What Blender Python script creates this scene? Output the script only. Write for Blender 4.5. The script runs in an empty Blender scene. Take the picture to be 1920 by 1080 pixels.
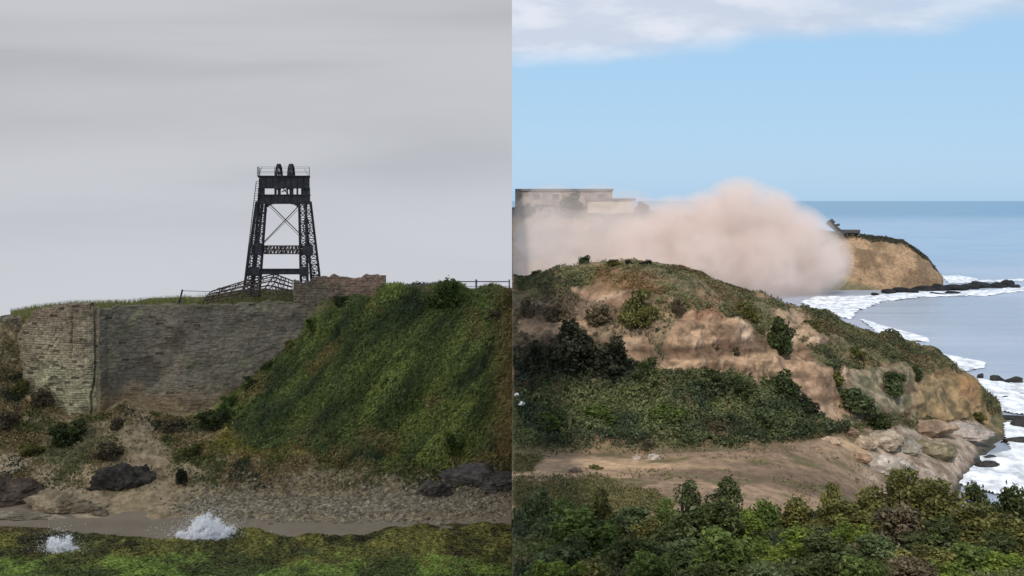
import bpy, math, random
import numpy as np
from math import radians as R

random.seed(7); RNG = np.random.default_rng(7)
scn = bpy.context.scene
COL = scn.collection

# ------------------------------------------------------------------ camera
F = 2059.0                    # focal length in pixels of the 1920 wide photograph
HC = 30.0                     # eye height above the sea
HORIZON = 375.0
cam_d = bpy.data.cameras.new('camera')
cam = bpy.data.objects.new('camera', cam_d); COL.objects.link(cam)
cam.location = (0, 0, HC); cam.rotation_euler = (R(90), 0, 0)
cam_d.sensor_width = 36.0; cam_d.lens = 36.0*F/1920.0
cam_d.shift_y = -(540-HORIZON)/1920.0
cam_d.clip_start = 0.5; cam_d.clip_end = 60000
scn.camera = cam

# ------------------------------------------------------------------ light
SUN_EL, SUN_OFF = 44.0, 4.0    # elevation; degrees to the left of straight behind the camera
sd = bpy.data.lights.new('sun', 'SUN'); sun = bpy.data.objects.new('sun', sd); COL.objects.link(sun)
sd.energy = 3.0; sd.angle = R(1.2); sd.color = (1.0, 0.93, 0.84)
sun.location = (0, -50, 200)
sun.rotation_euler = (R(90-SUN_EL), 0, R(-SUN_OFF))

scn.view_settings.view_transform = 'Standard'
try: scn.view_settings.look = 'None'
except Exception: pass
scn.view_settings.exposure = 0.0; scn.view_settings.gamma = 1.0
scn.render.resolution_x = 1024; scn.render.resolution_y = 576
scn.render.engine = 'CYCLES'
scn.cycles.max_bounces = 8; scn.cycles.diffuse_bounces = 3; scn.cycles.volume_bounces = 6
scn.cycles.transparent_max_bounces = 12
scn.cycles.volume_step_rate = 1.0

class NT:
    """small node-tree writer"""
    def __init__(s, tree): s.t = tree; s.n = tree.nodes; s.l = tree.links; s.n.clear()
    def node(s, typ, ins=None, **kw):
        n = s.n.new(typ)
        for k, v in kw.items(): setattr(n, k, v)
        for k, v in (ins or {}).items():
            if isinstance(v, bpy.types.NodeSocket): s.l.new(v, n.inputs[k])
            else: n.inputs[k].default_value = v
        return n
    def m(s, op, a, b=0.0, c=0.0, clamp=False):
        n = s.n.new('ShaderNodeMath'); n.operation = op; n.use_clamp = clamp
        for i, v in enumerate((a, b, c)):
            if isinstance(v, bpy.types.NodeSocket): s.l.new(v, n.inputs[i])
            else: n.inputs[i].default_value = v
        return n.outputs[0]
    def mix(s, fac, a, b, blend='MIX'):
        n = s.n.new('ShaderNodeMix'); n.data_type = 'RGBA'; n.blend_type = blend
        for i, v in ((0, fac), (6, a), (7, b)):
            if isinstance(v, bpy.types.NodeSocket): s.l.new(v, n.inputs[i])
            else: n.inputs[i].default_value = v if i == 0 else (tuple(v) + (1,))[:4]
        return n.outputs[2]
    def noise(s, vec, scale, detail=4, rough=.55, dist=0.0):
        n = s.node('ShaderNodeTexNoise', {'Scale': scale, 'Detail': detail, 'Roughness': rough, 'Distortion': dist})
        if vec is not None: s.l.new(vec, n.inputs['Vector'])
        return n.outputs[0]
    def ramp(s, v, lo, hi, a=0.0, b=1.0):
        n = s.node('ShaderNodeMapRange', {'Value': v, 'From Min': lo, 'From Max': hi, 'To Min': a, 'To Max': b})
        n.interpolation_type = 'SMOOTHSTEP'
        return n.outputs[0]
    def mapping(s, vec, scale, rot=(0, 0, 0), loc=(0, 0, 0)):
        n = s.node('ShaderNodeMapping', {'Vector': vec, 'Scale': scale, 'Rotation': rot, 'Location': loc})
        return n.outputs[0]

world = bpy.data.worlds.new('World'); scn.world = world; world.use_nodes = True
w = NT(world.node_tree)
sky = w.node('ShaderNodeTexSky', sky_type='NISHITA')
sky.sun_disc = False; sky.sun_elevation = R(SUN_EL); sky.sun_rotation = R(180+SUN_OFF)
sky.altitude = 0; sky.air_density = 1.0; sky.dust_density = 0.6; sky.ozone_density = 1.5
tc = w.node('ShaderNodeTexCoord'); sep = w.node('ShaderNodeSeparateXYZ', {0: tc.outputs['Generated']})
dx, dy, dz = sep.outputs
skyc = w.mix(1.0, sky.outputs[0], (1.45, 1.12, 1.02), 'MULTIPLY')
skyc = w.mix(0.8, skyc, (4.0, 7.15, 10.3))
n1 = w.noise(w.mapping(tc.outputs['Generated'], (9, 9, 24), loc=(3.4, .2, .8)), 1.0, 5, .52, .2)
n2 = w.noise(w.mapping(tc.outputs['Generated'], (9, 9, 30), loc=(1.1, 7, 1.3)), 1.5, 5, .55)
edge = w.m('ADD', w.m('MULTIPLY', dx, .05), .130)
cm = w.m('ADD', w.m('SUBTRACT', dz, edge), w.m('MULTIPLY', w.m('SUBTRACT', n1, .5), .04))
cmask = w.m('MULTIPLY', w.ramp(cm, -.012, .012), w.ramp(dx, .55, .15, .5, 1.0))
high = w.ramp(dz, .3, .6)
cmask = w.m('MULTIPLY', cmask, w.m('SUBTRACT', 1.0, w.m('MULTIPLY', high, w.ramp(n1, .52, .36))))
cc = w.mix(w.ramp(n2, .36, .64), (6.9, 7.5, 8.8), (8.8, 9.1, 10.0))
cfin = w.mix(w.m('MULTIPLY', cmask, .93), skyc, cc)
bg = w.node('ShaderNodeBackground', {'Color': cfin, 'Strength': 0.09})
w.node('ShaderNodeOutputWorld', {'Surface': bg.outputs[0]})

# ------------------------------------------------------------------ helpers
def lin(r, g, b, k=1.0):
    f = lambda v: (v/255/12.92) if v/255 <= .04045 else ((v/255+.055)/1.055)**2.4
    return np.array([min(.95, f(r)*k), min(.95, f(g)*k), min(.95, f(b)*k)])
def P(px, py, Y):
    return np.array([(px-960)/F*Y, Y, HC-(py-HORIZON)/F*Y])
def proj(V):
    return 960+F*V[:, 0]/V[:, 1], HORIZON+F*(HC-V[:, 2])/V[:, 1]

def _h(i, j, k, seed):
    n = (i*374761393 + j*668265263 + k*2147483647 + seed*1274126177) & 0xffffffff
    n = ((n ^ (n >> 13)) * 1274126177) & 0xffffffff
    n = (n ^ (n >> 16)) & 0xffffffff
    return n/4294967295.0
def vn(p, seed=0):
    i = np.floor(p).astype(np.int64); f = p-i; f = f*f*(3-2*f)
    x, y, z = i[:, 0], i[:, 1], i[:, 2]; r = 0
    for a in (0, 1):
        wa = f[:, 0] if a else 1-f[:, 0]
        for b in (0, 1):
            wb = f[:, 1] if b else 1-f[:, 1]
            for c in (0, 1):
                wc = f[:, 2] if c else 1-f[:, 2]
                r = r + wa*wb*wc*_h(x+a, y+b, z+c, seed)
    return r
def fbm(p, scale=1.0, octv=4, seed=0, gain=.5, stretch=(1, 1, 1)):
    q = p*np.array(stretch)/scale; a = 1; s = 0; t = 0
    for o in range(octv):
        s = s + a*(vn(q, seed+o)*2-1); t += a; a *= gain; q = q*2.03+17.1
    return s/t
def ss(x, a, b):
    t = np.clip((x-a)/(b-a), 0, 1); return t*t*(3-2*t)
def poly_mask(px, py, poly, soft=12.0):
    """1 inside an outline, fading over `soft` pixels"""
    n = len(poly); inside = np.zeros(len(px), bool); dmin = np.full(len(px), 1e9)
    for i in range(n):
        x0, y0 = poly[i]; x1, y1 = poly[(i+1) % n]
        c = ((y0 > py) != (y1 > py)) & (px < (x1-x0)*(py-y0)/((y1-y0) if y1 != y0 else 1e-9)+x0)
        inside ^= c
        ex, ey = x1-x0, y1-y0; t = np.clip(((px-x0)*ex+(py-y0)*ey)/(ex*ex+ey*ey+1e-9), 0, 1)
        dmin = np.minimum(dmin, np.hypot(px-x0-t*ex, py-y0-t*ey))
    sgn = np.where(inside, dmin, -dmin)
    return ss(sgn, -soft, soft)

def mesh_np(name, V, Fq, mat, col=None, smooth=True, parent=None, origin=None):
    me = bpy.data.meshes.new(name)
    V = np.asarray(V, float)
    if origin is not None: V = V-np.array(origin)
    Fq = np.asarray(Fq, dtype=np.int32); k = Fq.shape[1]
    me.vertices.add(len(V)); me.vertices.foreach_set('co', V.astype(np.float32).ravel())
    me.loops.add(Fq.size); me.loops.foreach_set('vertex_index', Fq.ravel())
    me.polygons.add(len(Fq))
    me.polygons.foreach_set('loop_start', np.arange(0, Fq.size, k, dtype=np.int32))
    try: me.polygons.foreach_set('loop_total', np.full(len(Fq), k, dtype=np.int32))
    except Exception: pass
    me.update(calc_edges=True); me.validate()
    if col is not None and len(me.vertices) == len(V):
        a = me.color_attributes.new('Col', 'FLOAT_COLOR', 'POINT')
        c4 = np.ones((len(V), 4), np.float32); c4[:, :3] = np.clip(col, 0, 1); a.data.foreach_set('color', c4.ravel())
    me.polygons.foreach_set('use_smooth', np.full(len(me.polygons), smooth))
    if mat: me.materials.append(mat)
    o = bpy.data.objects.new(name, me); COL.objects.link(o)
    if parent: o.parent = parent
    if origin is not None and parent is None: o.location = origin
    return o
def tag(o, label=None, cat=None, group=None, kind=None):
    if label: o['label'] = label
    if cat: o['category'] = cat
    if group: o['group'] = group
    if kind: o['kind'] = kind
    return o
def empty(name, loc, label=None, cat=None, group=None):
    o = bpy.data.objects.new(name, None); COL.objects.link(o); o.location = loc; o.empty_display_size = .5
    return tag(o, label, cat, group)

class MB:
    """collects quads for one mesh"""
    def __init__(s): s.v = []; s.f = []; s.c = []
    def box8(s, c8):
        b = len(s.v); s.v += [tuple(c) for c in c8]
        s.f += [[b, b+3, b+2, b+1], [b+4, b+5, b+6, b+7], [b, b+1, b+5, b+4], [b+1, b+2, b+6, b+5], [b+2, b+3, b+7, b+6], [b+3, b, b+4, b+7]]
    def box(s, lo, hi):
        x0, y0, z0 = lo; x1, y1, z1 = hi
        s.box8([(x0, y0, z0), (x1, y0, z0), (x1, y1, z0), (x0, y1, z0), (x0, y0, z1), (x1, y0, z1), (x1, y1, z1), (x0, y1, z1)])
    def beam(s, a, b, w_=.1, h_=None, up=(0, 0, 1)):
        a = np.array(a, float); b = np.array(b, float); h_ = h_ or w_
        d = b-a; d /= np.linalg.norm(d)+1e-9; u = np.array(up, float)
        if abs(d@u) > .95: u = np.array((0, 1, 0.))
        sx = np.cross(d, u); sx /= np.linalg.norm(sx); sy = np.cross(sx, d)
        c = []
        for p in (a, b):
            for i, j in ((-1, -1), (1, -1), (1, 1), (-1, 1)): c.append(p+sx*i*w_/2+sy*j*h_/2)
        s.box8(c)
    def tube(s, a, b, r0, r1=None, n=8):
        a = np.array(a, float); b = np.array(b, float); r1 = r0 if r1 is None else r1
        d = b-a; d /= np.linalg.norm(d)+1e-9; u = np.array((0, 0, 1.)) if abs(d[2]) < .9 else np.array((1., 0, 0))
        sx = np.cross(d, u); sx /= np.linalg.norm(sx); sy = np.cross(sx, d); bi = len(s.v)
        for p, r in ((a, r0), (b, r1)):
            for i in range(n):
                t = 2*math.pi*i/n; s.v.append(tuple(p+(sx*math.cos(t)+sy*math.sin(t))*r))
        for i in range(n):
            j = (i+1) % n; s.f.append([bi+i, bi+j, bi+n+j, bi+n+i])
    def build(s, name, mat, parent=None, origin=None, smooth=False):
        return mesh_np(name, np.array(s.v), np.array(s.f), mat, None, smooth, parent, origin)

# ------------------------------------------------------------------ materials
def mat_new(name):
    m = bpy.data.materials.new(name); m.use_nodes = True; return m, NT(m.node_tree)
def surf_mat(name, rough=.9, fine=3.0, amp=.35, bump=.25, bscale=1.0, spec=.2, stretch=(1, 1, 1), objcol=False, metallic=0.0, base=None):
    m, t = mat_new(name)
    g = t.node('ShaderNodeNewGeometry')
    vec = t.mapping(g.outputs['Position'], stretch)
    if base is None:
        at = t.node('ShaderNodeAttribute', attribute_name='Col'); c = at.outputs['Color']
    else:
        c = t.mix(1.0, tuple(base), (1, 1, 1), 'MULTIPLY')
    n = t.noise(vec, fine, 6, .65)
    v = t.ramp(n, .3, .7, 1-amp, 1+amp)
    comb = t.node('ShaderNodeCombineXYZ', {0: v, 1: v, 2: v})
    c = t.mix(1.0, c, comb.outputs[0], 'MULTIPLY')
    if objcol:
        oi = t.node('ShaderNodeObjectInfo'); c = t.mix(1.0, c, oi.outputs['Color'], 'MULTIPLY')
    b = t.node('ShaderNodeBump', {'Strength': bump, 'Distance': .25*bscale, 'Height': t.noise(vec, fine*1.3, 6, .65)})
    p = t.node('ShaderNodeBsdfPrincipled', {'Base Color': c, 'Roughness': rough, 'Specular IOR Level': spec, 'Normal': b.outputs[0], 'Metallic': metallic})
    t.node('ShaderNodeOutputMaterial', {'Surface': p.outputs[0]})
    return m
def leaf_mat(name):
    m, t = mat_new(name)
    at = t.node('ShaderNodeAttribute', attribute_name='Col'); oi = t.node('ShaderNodeObjectInfo')
    c = t.mix(1.0, at.outputs['Color'], oi.outputs['Color'], 'MULTIPLY')
    g = t.node('ShaderNodeNewGeometry')
    v = t.ramp(t.noise(g.outputs['Position'], 1.4, 3), .3, .7, .75, 1.25)
    comb = t.node('ShaderNodeCombineXYZ', {0: v, 1: v, 2: v}); c = t.mix(1.0, c, comb.outputs[0], 'MULTIPLY')
    d = t.node('ShaderNodeBsdfDiffuse', {'Color': c}); tr = t.node('ShaderNodeBsdfTranslucent', {'Color': c})
    gl = t.node('ShaderNodeBsdfGlossy', {'Color': (1, 1, 1, 1), 'Roughness': .45})
    mx = t.node('ShaderNodeMixShader', {0: .28, 1: d.outputs[0], 2: tr.outputs[0]})
    mx2 = t.node('ShaderNodeMixShader', {0: .012, 1: mx.outputs[0], 2: gl.outputs[0]})
    t.node('ShaderNodeOutputMaterial', {'Surface': mx2.outputs[0]})
    return m
M = {}
M['earth'] = surf_mat('earth', fine=1.6, amp=.38, bump=.5)
M['rock'] = surf_mat('rock', fine=1.1, amp=.30, bump=.6, stretch=(1, 1, 1.8))
M['masonry'] = surf_mat('masonry', fine=2.2, amp=.30, bump=.4, stretch=(1, 1, 2.2))
M['stone'] = surf_mat('stone', fine=2.5, amp=.3, bump=.4, objcol=True)
M['sand'] = surf_mat('sand', fine=.5, amp=.10, bump=.08, rough=.7)
M['leaf'] = leaf_mat('leaf')
M['bark'] = surf_mat('bark', base=(.07, .05, .035), fine=8, bump=.5)
M['steel'] = surf_mat('dark_steel', base=(.028, .027, .03), fine=2, amp=.5, bump=.1, rough=.75, spec=.3)
M['rust'] = surf_mat('rusty_steel', base=(.07, .05, .042), fine=3, amp=.5, bump=.1, rough=.85)
M['galv'] = surf_mat('galvanised_rail', base=(.10, .105, .115), fine=3, amp=.2, bump=.05, rough=.6)
M['foam'] = surf_mat('foam', fine=.45, amp=.42, bump=.6, rough=.7, spec=.3, base=(.68, .70, .73), stretch=(1, .6, 1))
M['plaster'] = surf_mat('plaster', fine=.35, amp=.45, bump=.3, base=(.27, .215, .18))
M['cream'] = surf_mat('cream_plaster', fine=.35, amp=.3, bump=.2, base=(.50, .42, .32))
M['dark_wall'] = surf_mat('dark_wall', fine=.6, amp=.3, bump=.2, base=(.08, .075, .075))
M['opening'] = surf_mat('dark_opening', fine=.6, amp=.2, bump=.05, base=(.09, .08, .08))
M['roof'] = surf_mat('roof', fine=1.2, amp=.2, bump=.2, base=(.17, .145, .14))

# ------------------------------------------------------------------ the overcast sky over the left half: a cloud deck that also shades the ground under it
def build_cloud_deck():
    m, t = mat_new('overcast_cloud')
    g = t.node('ShaderNodeNewGeometry'); pos = g.outputs['Position']
    n = t.noise(t.mapping(pos, (1/200, 1/90, 1/34)), 1.0, 4, .45, .3)
    n2 = t.noise(t.mapping(pos, (1/420, 1/300, 1/90), loc=(4, 1, 2)), 1.0, 3, .5)
    v = t.m('ADD', t.m('MULTIPLY', n, .6), t.m('MULTIPLY', n2, .5))
    zz = t.node('ShaderNodeSeparateXYZ', {0: pos}).outputs[2]
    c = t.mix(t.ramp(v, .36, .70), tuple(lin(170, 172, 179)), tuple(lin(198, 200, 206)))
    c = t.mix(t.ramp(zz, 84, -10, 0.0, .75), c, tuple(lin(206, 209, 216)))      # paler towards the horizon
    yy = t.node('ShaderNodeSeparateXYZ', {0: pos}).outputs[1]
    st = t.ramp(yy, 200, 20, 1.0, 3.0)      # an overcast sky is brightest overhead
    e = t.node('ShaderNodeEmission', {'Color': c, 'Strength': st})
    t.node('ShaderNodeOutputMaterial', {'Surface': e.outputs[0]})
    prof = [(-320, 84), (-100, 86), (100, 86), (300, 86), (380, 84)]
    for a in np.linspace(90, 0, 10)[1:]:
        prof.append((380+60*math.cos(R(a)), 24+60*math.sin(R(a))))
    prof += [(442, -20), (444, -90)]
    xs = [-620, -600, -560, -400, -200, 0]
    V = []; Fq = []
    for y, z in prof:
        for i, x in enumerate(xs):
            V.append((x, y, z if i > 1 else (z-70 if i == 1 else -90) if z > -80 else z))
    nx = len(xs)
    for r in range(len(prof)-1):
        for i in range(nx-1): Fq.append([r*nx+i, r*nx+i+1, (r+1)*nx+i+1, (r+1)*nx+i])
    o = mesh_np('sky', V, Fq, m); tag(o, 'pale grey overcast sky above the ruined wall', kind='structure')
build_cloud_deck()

# ------------------------------------------------------------------ sheets: a terrain surface from columns of (photo row, distance) read off the photograph
def resample(rows, n):
    rows = np.array(rows, float)
    seg = np.linalg.norm(np.diff(rows, axis=0), axis=1); s = np.concatenate([[0], np.cumsum(seg)])
    return rows, s
def grid_from_cols(cols, us, nv_per, smooth=3):
    """cols: list of (px, [points]); every column has the same number of points. us: px samples. nv_per: rows per interval"""
    pxs = np.array([c[0] for c in cols], float)
    pts = []
    for px, rows in cols:
        c = []
        for r in rows:
            if len(r) == 2: c.append(P(px, r[0], r[1]))
            else: c.append(np.array([(px-960)/F*r[2], r[2], r[1]]))        # ('z', z, Y)
        pts.append(c)
    pts = np.array(pts)                                                     # (C,K,3)
    G = np.zeros((len(us), pts.shape[1], 3))
    # interpolate z and Y along px, X from px so columns stay straight
    for k in range(pts.shape[1]):
        Y = np.interp(us, pxs, pts[:, k, 1]); Z = np.interp(us, pxs, pts[:, k, 2])
        G[:, k, 0] = (us-960)/F*Y; G[:, k, 1] = Y; G[:, k, 2] = Z
    out = []
    for k in range(pts.shape[1]-1):
        for j in range(nv_per[k]):
            t = j/nv_per[k]; out.append(G[:, k]*(1-t)+G[:, k+1]*t)
    out.append(G[:, -1]); G = np.stack(out, 1)
    for _ in range(smooth):
        H = G.copy(); H[:, 1:-1] = (G[:, :-2]+2*G[:, 1:-1]+G[:, 2:])/4; G = H
        H = G.copy(); H[1:-1] = (G[:-2]+2*G[1:-1]+G[2:])/4; G = H
    return G
def grid_normals(G):
    du = np.gradient(G, axis=0); dv = np.gradient(G, axis=1)
    n = np.cross(du, dv); n /= np.linalg.norm(n, axis=2, keepdims=True)+1e-9
    return n
def grid_mesh(name, G, mat, col, **kw):
    a, b = G.shape[:2]; idx = np.arange(a*b).reshape(a, b)
    Fq = np.stack([idx[:-1, :-1], idx[1:, :-1], idx[1:, 1:], idx[:-1, 1:]], -1).reshape(-1, 4)
    return mesh_np(name, G.reshape(-1, 3), Fq, mat, col, **kw)
def sample_grid(G, n, weight=None, rng=RNG):
    """random points on a grid surface, by area and weight; returns points, normals, flat cell index"""
    N = grid_normals(G)
    A = np.linalg.norm(np.cross(G[1:, :-1]-G[:-1, :-1], G[:-1, 1:]-G[:-1, :-1]), axis=2)
    if weight is not None: A = A*weight[:-1, :-1]
    p = A.ravel()/A.sum(); ci = rng.choice(len(p), n, p=p)
    i, j = np.unravel_index(ci, A.shape); u = rng.random((n, 1)); v = rng.random((n, 1))
    pt = G[i, j]*(1-u)*(1-v)+G[i+1, j]*u*(1-v)+G[i, j+1]*(1-u)*v+G[i+1, j+1]*u*v
    return pt, N[i, j], i, j
def rand_unit(n, rng=RNG):
    v = rng.normal(size=(n, 3)); return v/np.linalg.norm(v, axis=1, keepdims=True)
def leaves(name, C, size, col, mat=None, parent=None, origin=None, bias=None, biask=.6, aspect=.55, side=0, rng=RNG, along=None):
    """one mesh of leaf-shaped quads"""
    n = len(C); nn = rand_unit(n, rng)
    if bias is not None:
        nn = nn+bias*biask; nn /= np.linalg.norm(nn, axis=1, keepdims=True)
    u = np.cross(nn, rand_unit(n, rng))
    if along is not None: u = u*.5+np.array(along); u -= nn*(u*nn).sum(1, keepdims=True)
    u /= np.linalg.norm(u, axis=1, keepdims=True)+1e-9; v = np.cross(nn, u)
    s = np.asarray(size).reshape(-1, 1)*np.ones((n, 1))
    V = np.stack([C-u*s, C-v*s*aspect+nn*s*.15, C+u*s, C+v*s*aspect+nn*s*.15], 1)
    if side:
        ok = (V[:, :, 0]*side > 0.02).all(1); V = V[ok]; col = col[ok]; n = len(V)
    Fq = np.arange(n*4).reshape(n, 4)
    return mesh_np(name, V.reshape(-1, 3), Fq, mat or M['leaf'], np.repeat(col, 4, 0), False, parent, origin)
def mixc(a, b, t):
    t = np.asarray(t).reshape(-1, 1); return a*(1-t)+b*t

# ------------------------------------------------------------------ sea
def build_sea():
    m, t = mat_new('sea_water')
    g = t.node('ShaderNodeNewGeometry'); pos = g.outputs['Position']
    nb = t.noise(t.mapping(pos, (.02, .012, 1)), 1.0, 4, .5)
    yy = t.node('ShaderNodeSeparateXYZ', {0: pos}).outputs[1]
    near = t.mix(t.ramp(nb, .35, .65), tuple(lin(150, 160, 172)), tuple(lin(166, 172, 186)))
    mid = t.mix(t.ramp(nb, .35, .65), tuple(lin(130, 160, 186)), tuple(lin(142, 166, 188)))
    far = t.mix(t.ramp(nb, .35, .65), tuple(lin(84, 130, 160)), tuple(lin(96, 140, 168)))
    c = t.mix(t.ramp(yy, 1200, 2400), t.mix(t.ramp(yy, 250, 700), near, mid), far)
    w1 = t.noise(t.mapping(pos, (.35, .9, 1)), 1.0, 5, .6); w2 = t.noise(t.mapping(pos, (.03, .1, 1)), 1.0, 3, .5)
    w3 = t.noise(t.mapping(pos, (.012, .055, 1)), 1.0, 2, .4)
    h = t.m('ADD', t.m('ADD', t.m('MULTIPLY', w1, .35), w2), t.m('MULTIPLY', w3, 2.2))
    b = t.node('ShaderNodeBump', {'Strength': .75, 'Distance': 1.2, 'Height': h})
    p = t.node('ShaderNodeBsdfPrincipled', {'Base Color': c, 'Roughness': .3, 'IOR': 1.33, 'Normal': b.outputs[0]})
    t.node('ShaderNodeOutputMaterial', {'Surface': p.outputs[0]})
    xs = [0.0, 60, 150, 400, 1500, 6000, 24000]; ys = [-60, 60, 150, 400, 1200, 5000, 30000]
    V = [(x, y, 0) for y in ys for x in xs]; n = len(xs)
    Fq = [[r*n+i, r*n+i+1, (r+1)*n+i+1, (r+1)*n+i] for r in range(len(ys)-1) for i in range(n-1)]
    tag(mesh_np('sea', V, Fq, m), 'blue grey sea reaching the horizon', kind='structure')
    # shallow sea on the other side, in front of the tidal rocks
    V = [(-420, -60, -.3), (0, -60, -.3), (0, 104, -.3), (-420, 104, -.3)]
    tag(mesh_np('sea', V, [[0, 1, 2, 3]], m), 'shallow grey sea around the tidal rocks', kind='structure')
build_sea()

# ------------------------------------------------------------------ LEFT: cliff slope
# foot-of-wall rows in the photograph: the slope stands in front of the wall below them
def build_left_slope():
    def col(top, rows): return rows
    cols = [
     (-700, [(985,101),(950,105.5),(925,107.5),(880,111),(830,115),(760,119),(680,122),(605,124),(596,130),('z',14,146),('z',-3,175)]),
     (0,    [(985,101),(950,105.5),(925,107.5),(880,111),(830,115),(760,119),(680,122),(605,124),(596,130),('z',14,146),('z',-3,175)]),
     (60,   [(985,101),(955,105),(925,108),(880,111.5),(830,115),(745,120),(735,123.5),(600,124.5),(582,131),('z',15,146),('z',-3,175)]),
     (125,  [(985,101),(955,105),(925,108),(880,111.5),(830,115),(785,118.2),(770,122),(590,123.5),(575,131),('z',16,146),('z',-3,175)]),
     (188,  [(985,101),(950,105),(925,107.5),(880,111),(838,114),(785,117.8),(775,121.2),(590,122.5),(574,130),('z',16,146),('z',-3,175)]),
     (235,  [(985,101),(950,105),(925,107.5),(880,110.5),(825,114),(758,119.4),(745,122.6),(590,124.4),(572,131),('z',16,146),('z',-3,175)]),
     (280,  [(985,101),(950,105),(925,107.5),(880,110.5),(835,113.5),(778,118.8),(765,122.4),(590,124.4),(570,131),('z',17,148),('z',-3,175)]),
     (330,  [(985,101),(948,105),(925,107.5),(880,110.5),(835,114),(790,118.5),(775,122.4),(590,124.6),(566,132),('z',17,148),('z',-3,175)]),
     (380,  [(985,101),(948,105),(925,107.5),(880,110.5),(835,114),(785,119),(770,123),(590,125),(562,132),('z',17,148),('z',-3,175)]),
     (450,  [(985,101),(948,105),(925,107.5),(875,110.5),(820,114),(742,121),(730,124.2),(590,125.8),(556,132),('z',18,150),('z',-3,178)]),
     (500,  [(985,101),(948,105),(925,107.5),(870,110.5),(800,115),(698,122.5),(688,124.8),(588,126.5),(553,132),('z',18,150),('z',-3,178)]),
     (560,  [(985,101),(948,105),(925,107.5),(865,110.5),(780,115.5),(640,124),(630,125.6),(586,127),(556,132),('z',18,150),('z',-3,178)]),
     (640,  [(985,101),(948,105),(922,107.5),(865,110.5),(780,114.5),(680,118.5),(610,121.5),(566,123.2),(556,132),('z',18,150),('z',-3,178)]),
     (722,  [(985,101),(948,105),(920,107.5),(870,110),(790,113.5),(690,117.5),(600,121),(553,123.5),(548,131),('z',18,150),('z',-3,178)]),
     (800,  [(985,101),(950,105),(920,107.5),(875,110),(790,113.5),(690,117),(600,120.5),(550,123),(546,130),('z',18,150),('z',-3,178)]),
     (835,  [(985,101),(950,105),(920,107.5),(880,109.5),(790,113),(690,116.5),(600,120),(540,122.5),(538,129),('z',18,150),('z',-3,178)]),
     (885,  [(985,101),(955,104.5),(925,106.5),(885,109),(800,112),(700,116),(610,120),(555,123),(551,131),('z',18,150),('z',-3,178)]),
     (960,  [(985,101),(960,104),(930,106),(880,109),(800,112),(700,116),(610,120),(556,123),(550,131),('z',18,150),('z',-3,178)]),
    ]
    us = np.concatenate([np.linspace(-700, -20, 50), np.linspace(-18, 960, 560)])
    G = grid_from_cols(cols, us, [8, 8, 16, 18, 26, 22, 32, 14, 10, 8], 2)
    N = grid_normals(G); N = np.where(N[..., 1:2] > 0, -N, N) if N[300, 100, 1] > 0 else N
    if N[300, 60, 2] < 0: N = -N
    sh = G.shape; V = G.reshape(-1, 3); px, py = proj(V)
    wall_zone = ((px > 30) & (px < 640)).astype(float)*ss(V[:, 1], 118, 121)
    ivy = poly_mask(px+14*fbm(V, 3, 3, 5), py+14*fbm(V, 3, 3, 6), [(350,800),(400,775),(450,735),(500,690),(560,630),(600,590),(640,560),(730,540),(1100,530),(1100,858),(955,862),(880,885),(780,880),(700,878),(600,872),(560,835),(480,850),(420,800)], 14)
    st = np.stack([V[:, 0]*.78-V[:, 2]*.62, V[:, 1]*.3, (V[:, 2]*.78+V[:, 0]*.62)*.22], 1)
    d = ivy*(1.9*fbm(st, 2.2, 4, 11)+.5*fbm(V, 1.2, 3, 12)) + (1-ivy)*(.9*fbm(V, 4.5, 5, 13)+.22*fbm(V, .8, 3, 14)*ss(V[:, 2], 1, 3))
    d *= (1-wall_zone*.85)*ss(V[:, 2], -.2, 1.5)
    d *= np.where(V[:, 1] > 127, .4, 1)
    V = V+N.reshape(-1, 3)*d[:, None]; V[:, 0] = np.minimum(V[:, 0], 0); G = V.reshape(sh)
    px, py = proj(V)
    # colours: what grows or lies where
    f1 = fbm(V, 5, 4, 21)*.5+.5; f2 = fbm(V, 1.3, 3, 22)*.5+.5
    brown = mixc(lin(122, 106, 82, 1.8), lin(100, 88, 66, 1.7), f1)
    c = mixc(brown, lin(72, 66, 46, 1.7), ss(f2, .5, .7)*.6)
    grn = mixc(lin(62, 74, 34, 1.6), lin(36, 48, 26, 1.4), f2)
    c = mixc(c, grn, ivy)
    scree = ss(py+10*fbm(V, 2, 3, 23), 845, 905)*ss(px+20*fbm(V, 4, 2, 4), 300, 360)
    c = mixc(c, mixc(lin(124, 112, 88, 1.5), lin(90, 78, 58, 1.4), f2), scree*(1-ivy*.9))
    cone = poly_mask(px, py, [(205,780),(300,780),(310,870),(320,945),(265,945),(240,900)], 30)
    c = mixc(c, mixc(lin(120, 106, 84, 1.5), lin(96, 84, 66, 1.4), f2), cone*.75)
    sand = poly_mask(px, py, [(-200,855),(60,855),(130,900),(190,925),(180,980),(-200,990)], 14)
    c = mixc(c, lin(128, 116, 96, 1.5), sand*.7)
    gb = poly_mask(px, py, [(80,800),(180,790),(200,850),(130,880),(70,860)], 18)
    c = mixc(c, lin(58, 62, 40, 1.5), gb*.8)
    dark = poly_mask(px, py, [(780,890),(850,870),(960,865),(960,925),(800,935)], 10)
    c = mixc(c, mixc(lin(52, 50, 50, 1.4), lin(84, 80, 76, 1.6), ss(f2, .5, .7)), dark)
    top = ss(V[:, 2], 16.8, 17.8)*(V[:, 1] > 122)
    c = mixc(c, mixc(lin(96, 96, 62, 1.5), lin(76, 66, 50, 1.5), f2), top*(1-ivy)*.9)
    rb = ss(px, 905, 950)*ss(py, 905, 860)
    c = mixc(c, mixc(lin(112, 92, 62, 1.6), lin(84, 78, 48, 1.5), f2), rb*.75)
    tag(grid_mesh('hillside', G, M['earth'], c), 'brown and green slope falling from the ruined wall to the beach', kind='structure')
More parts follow.
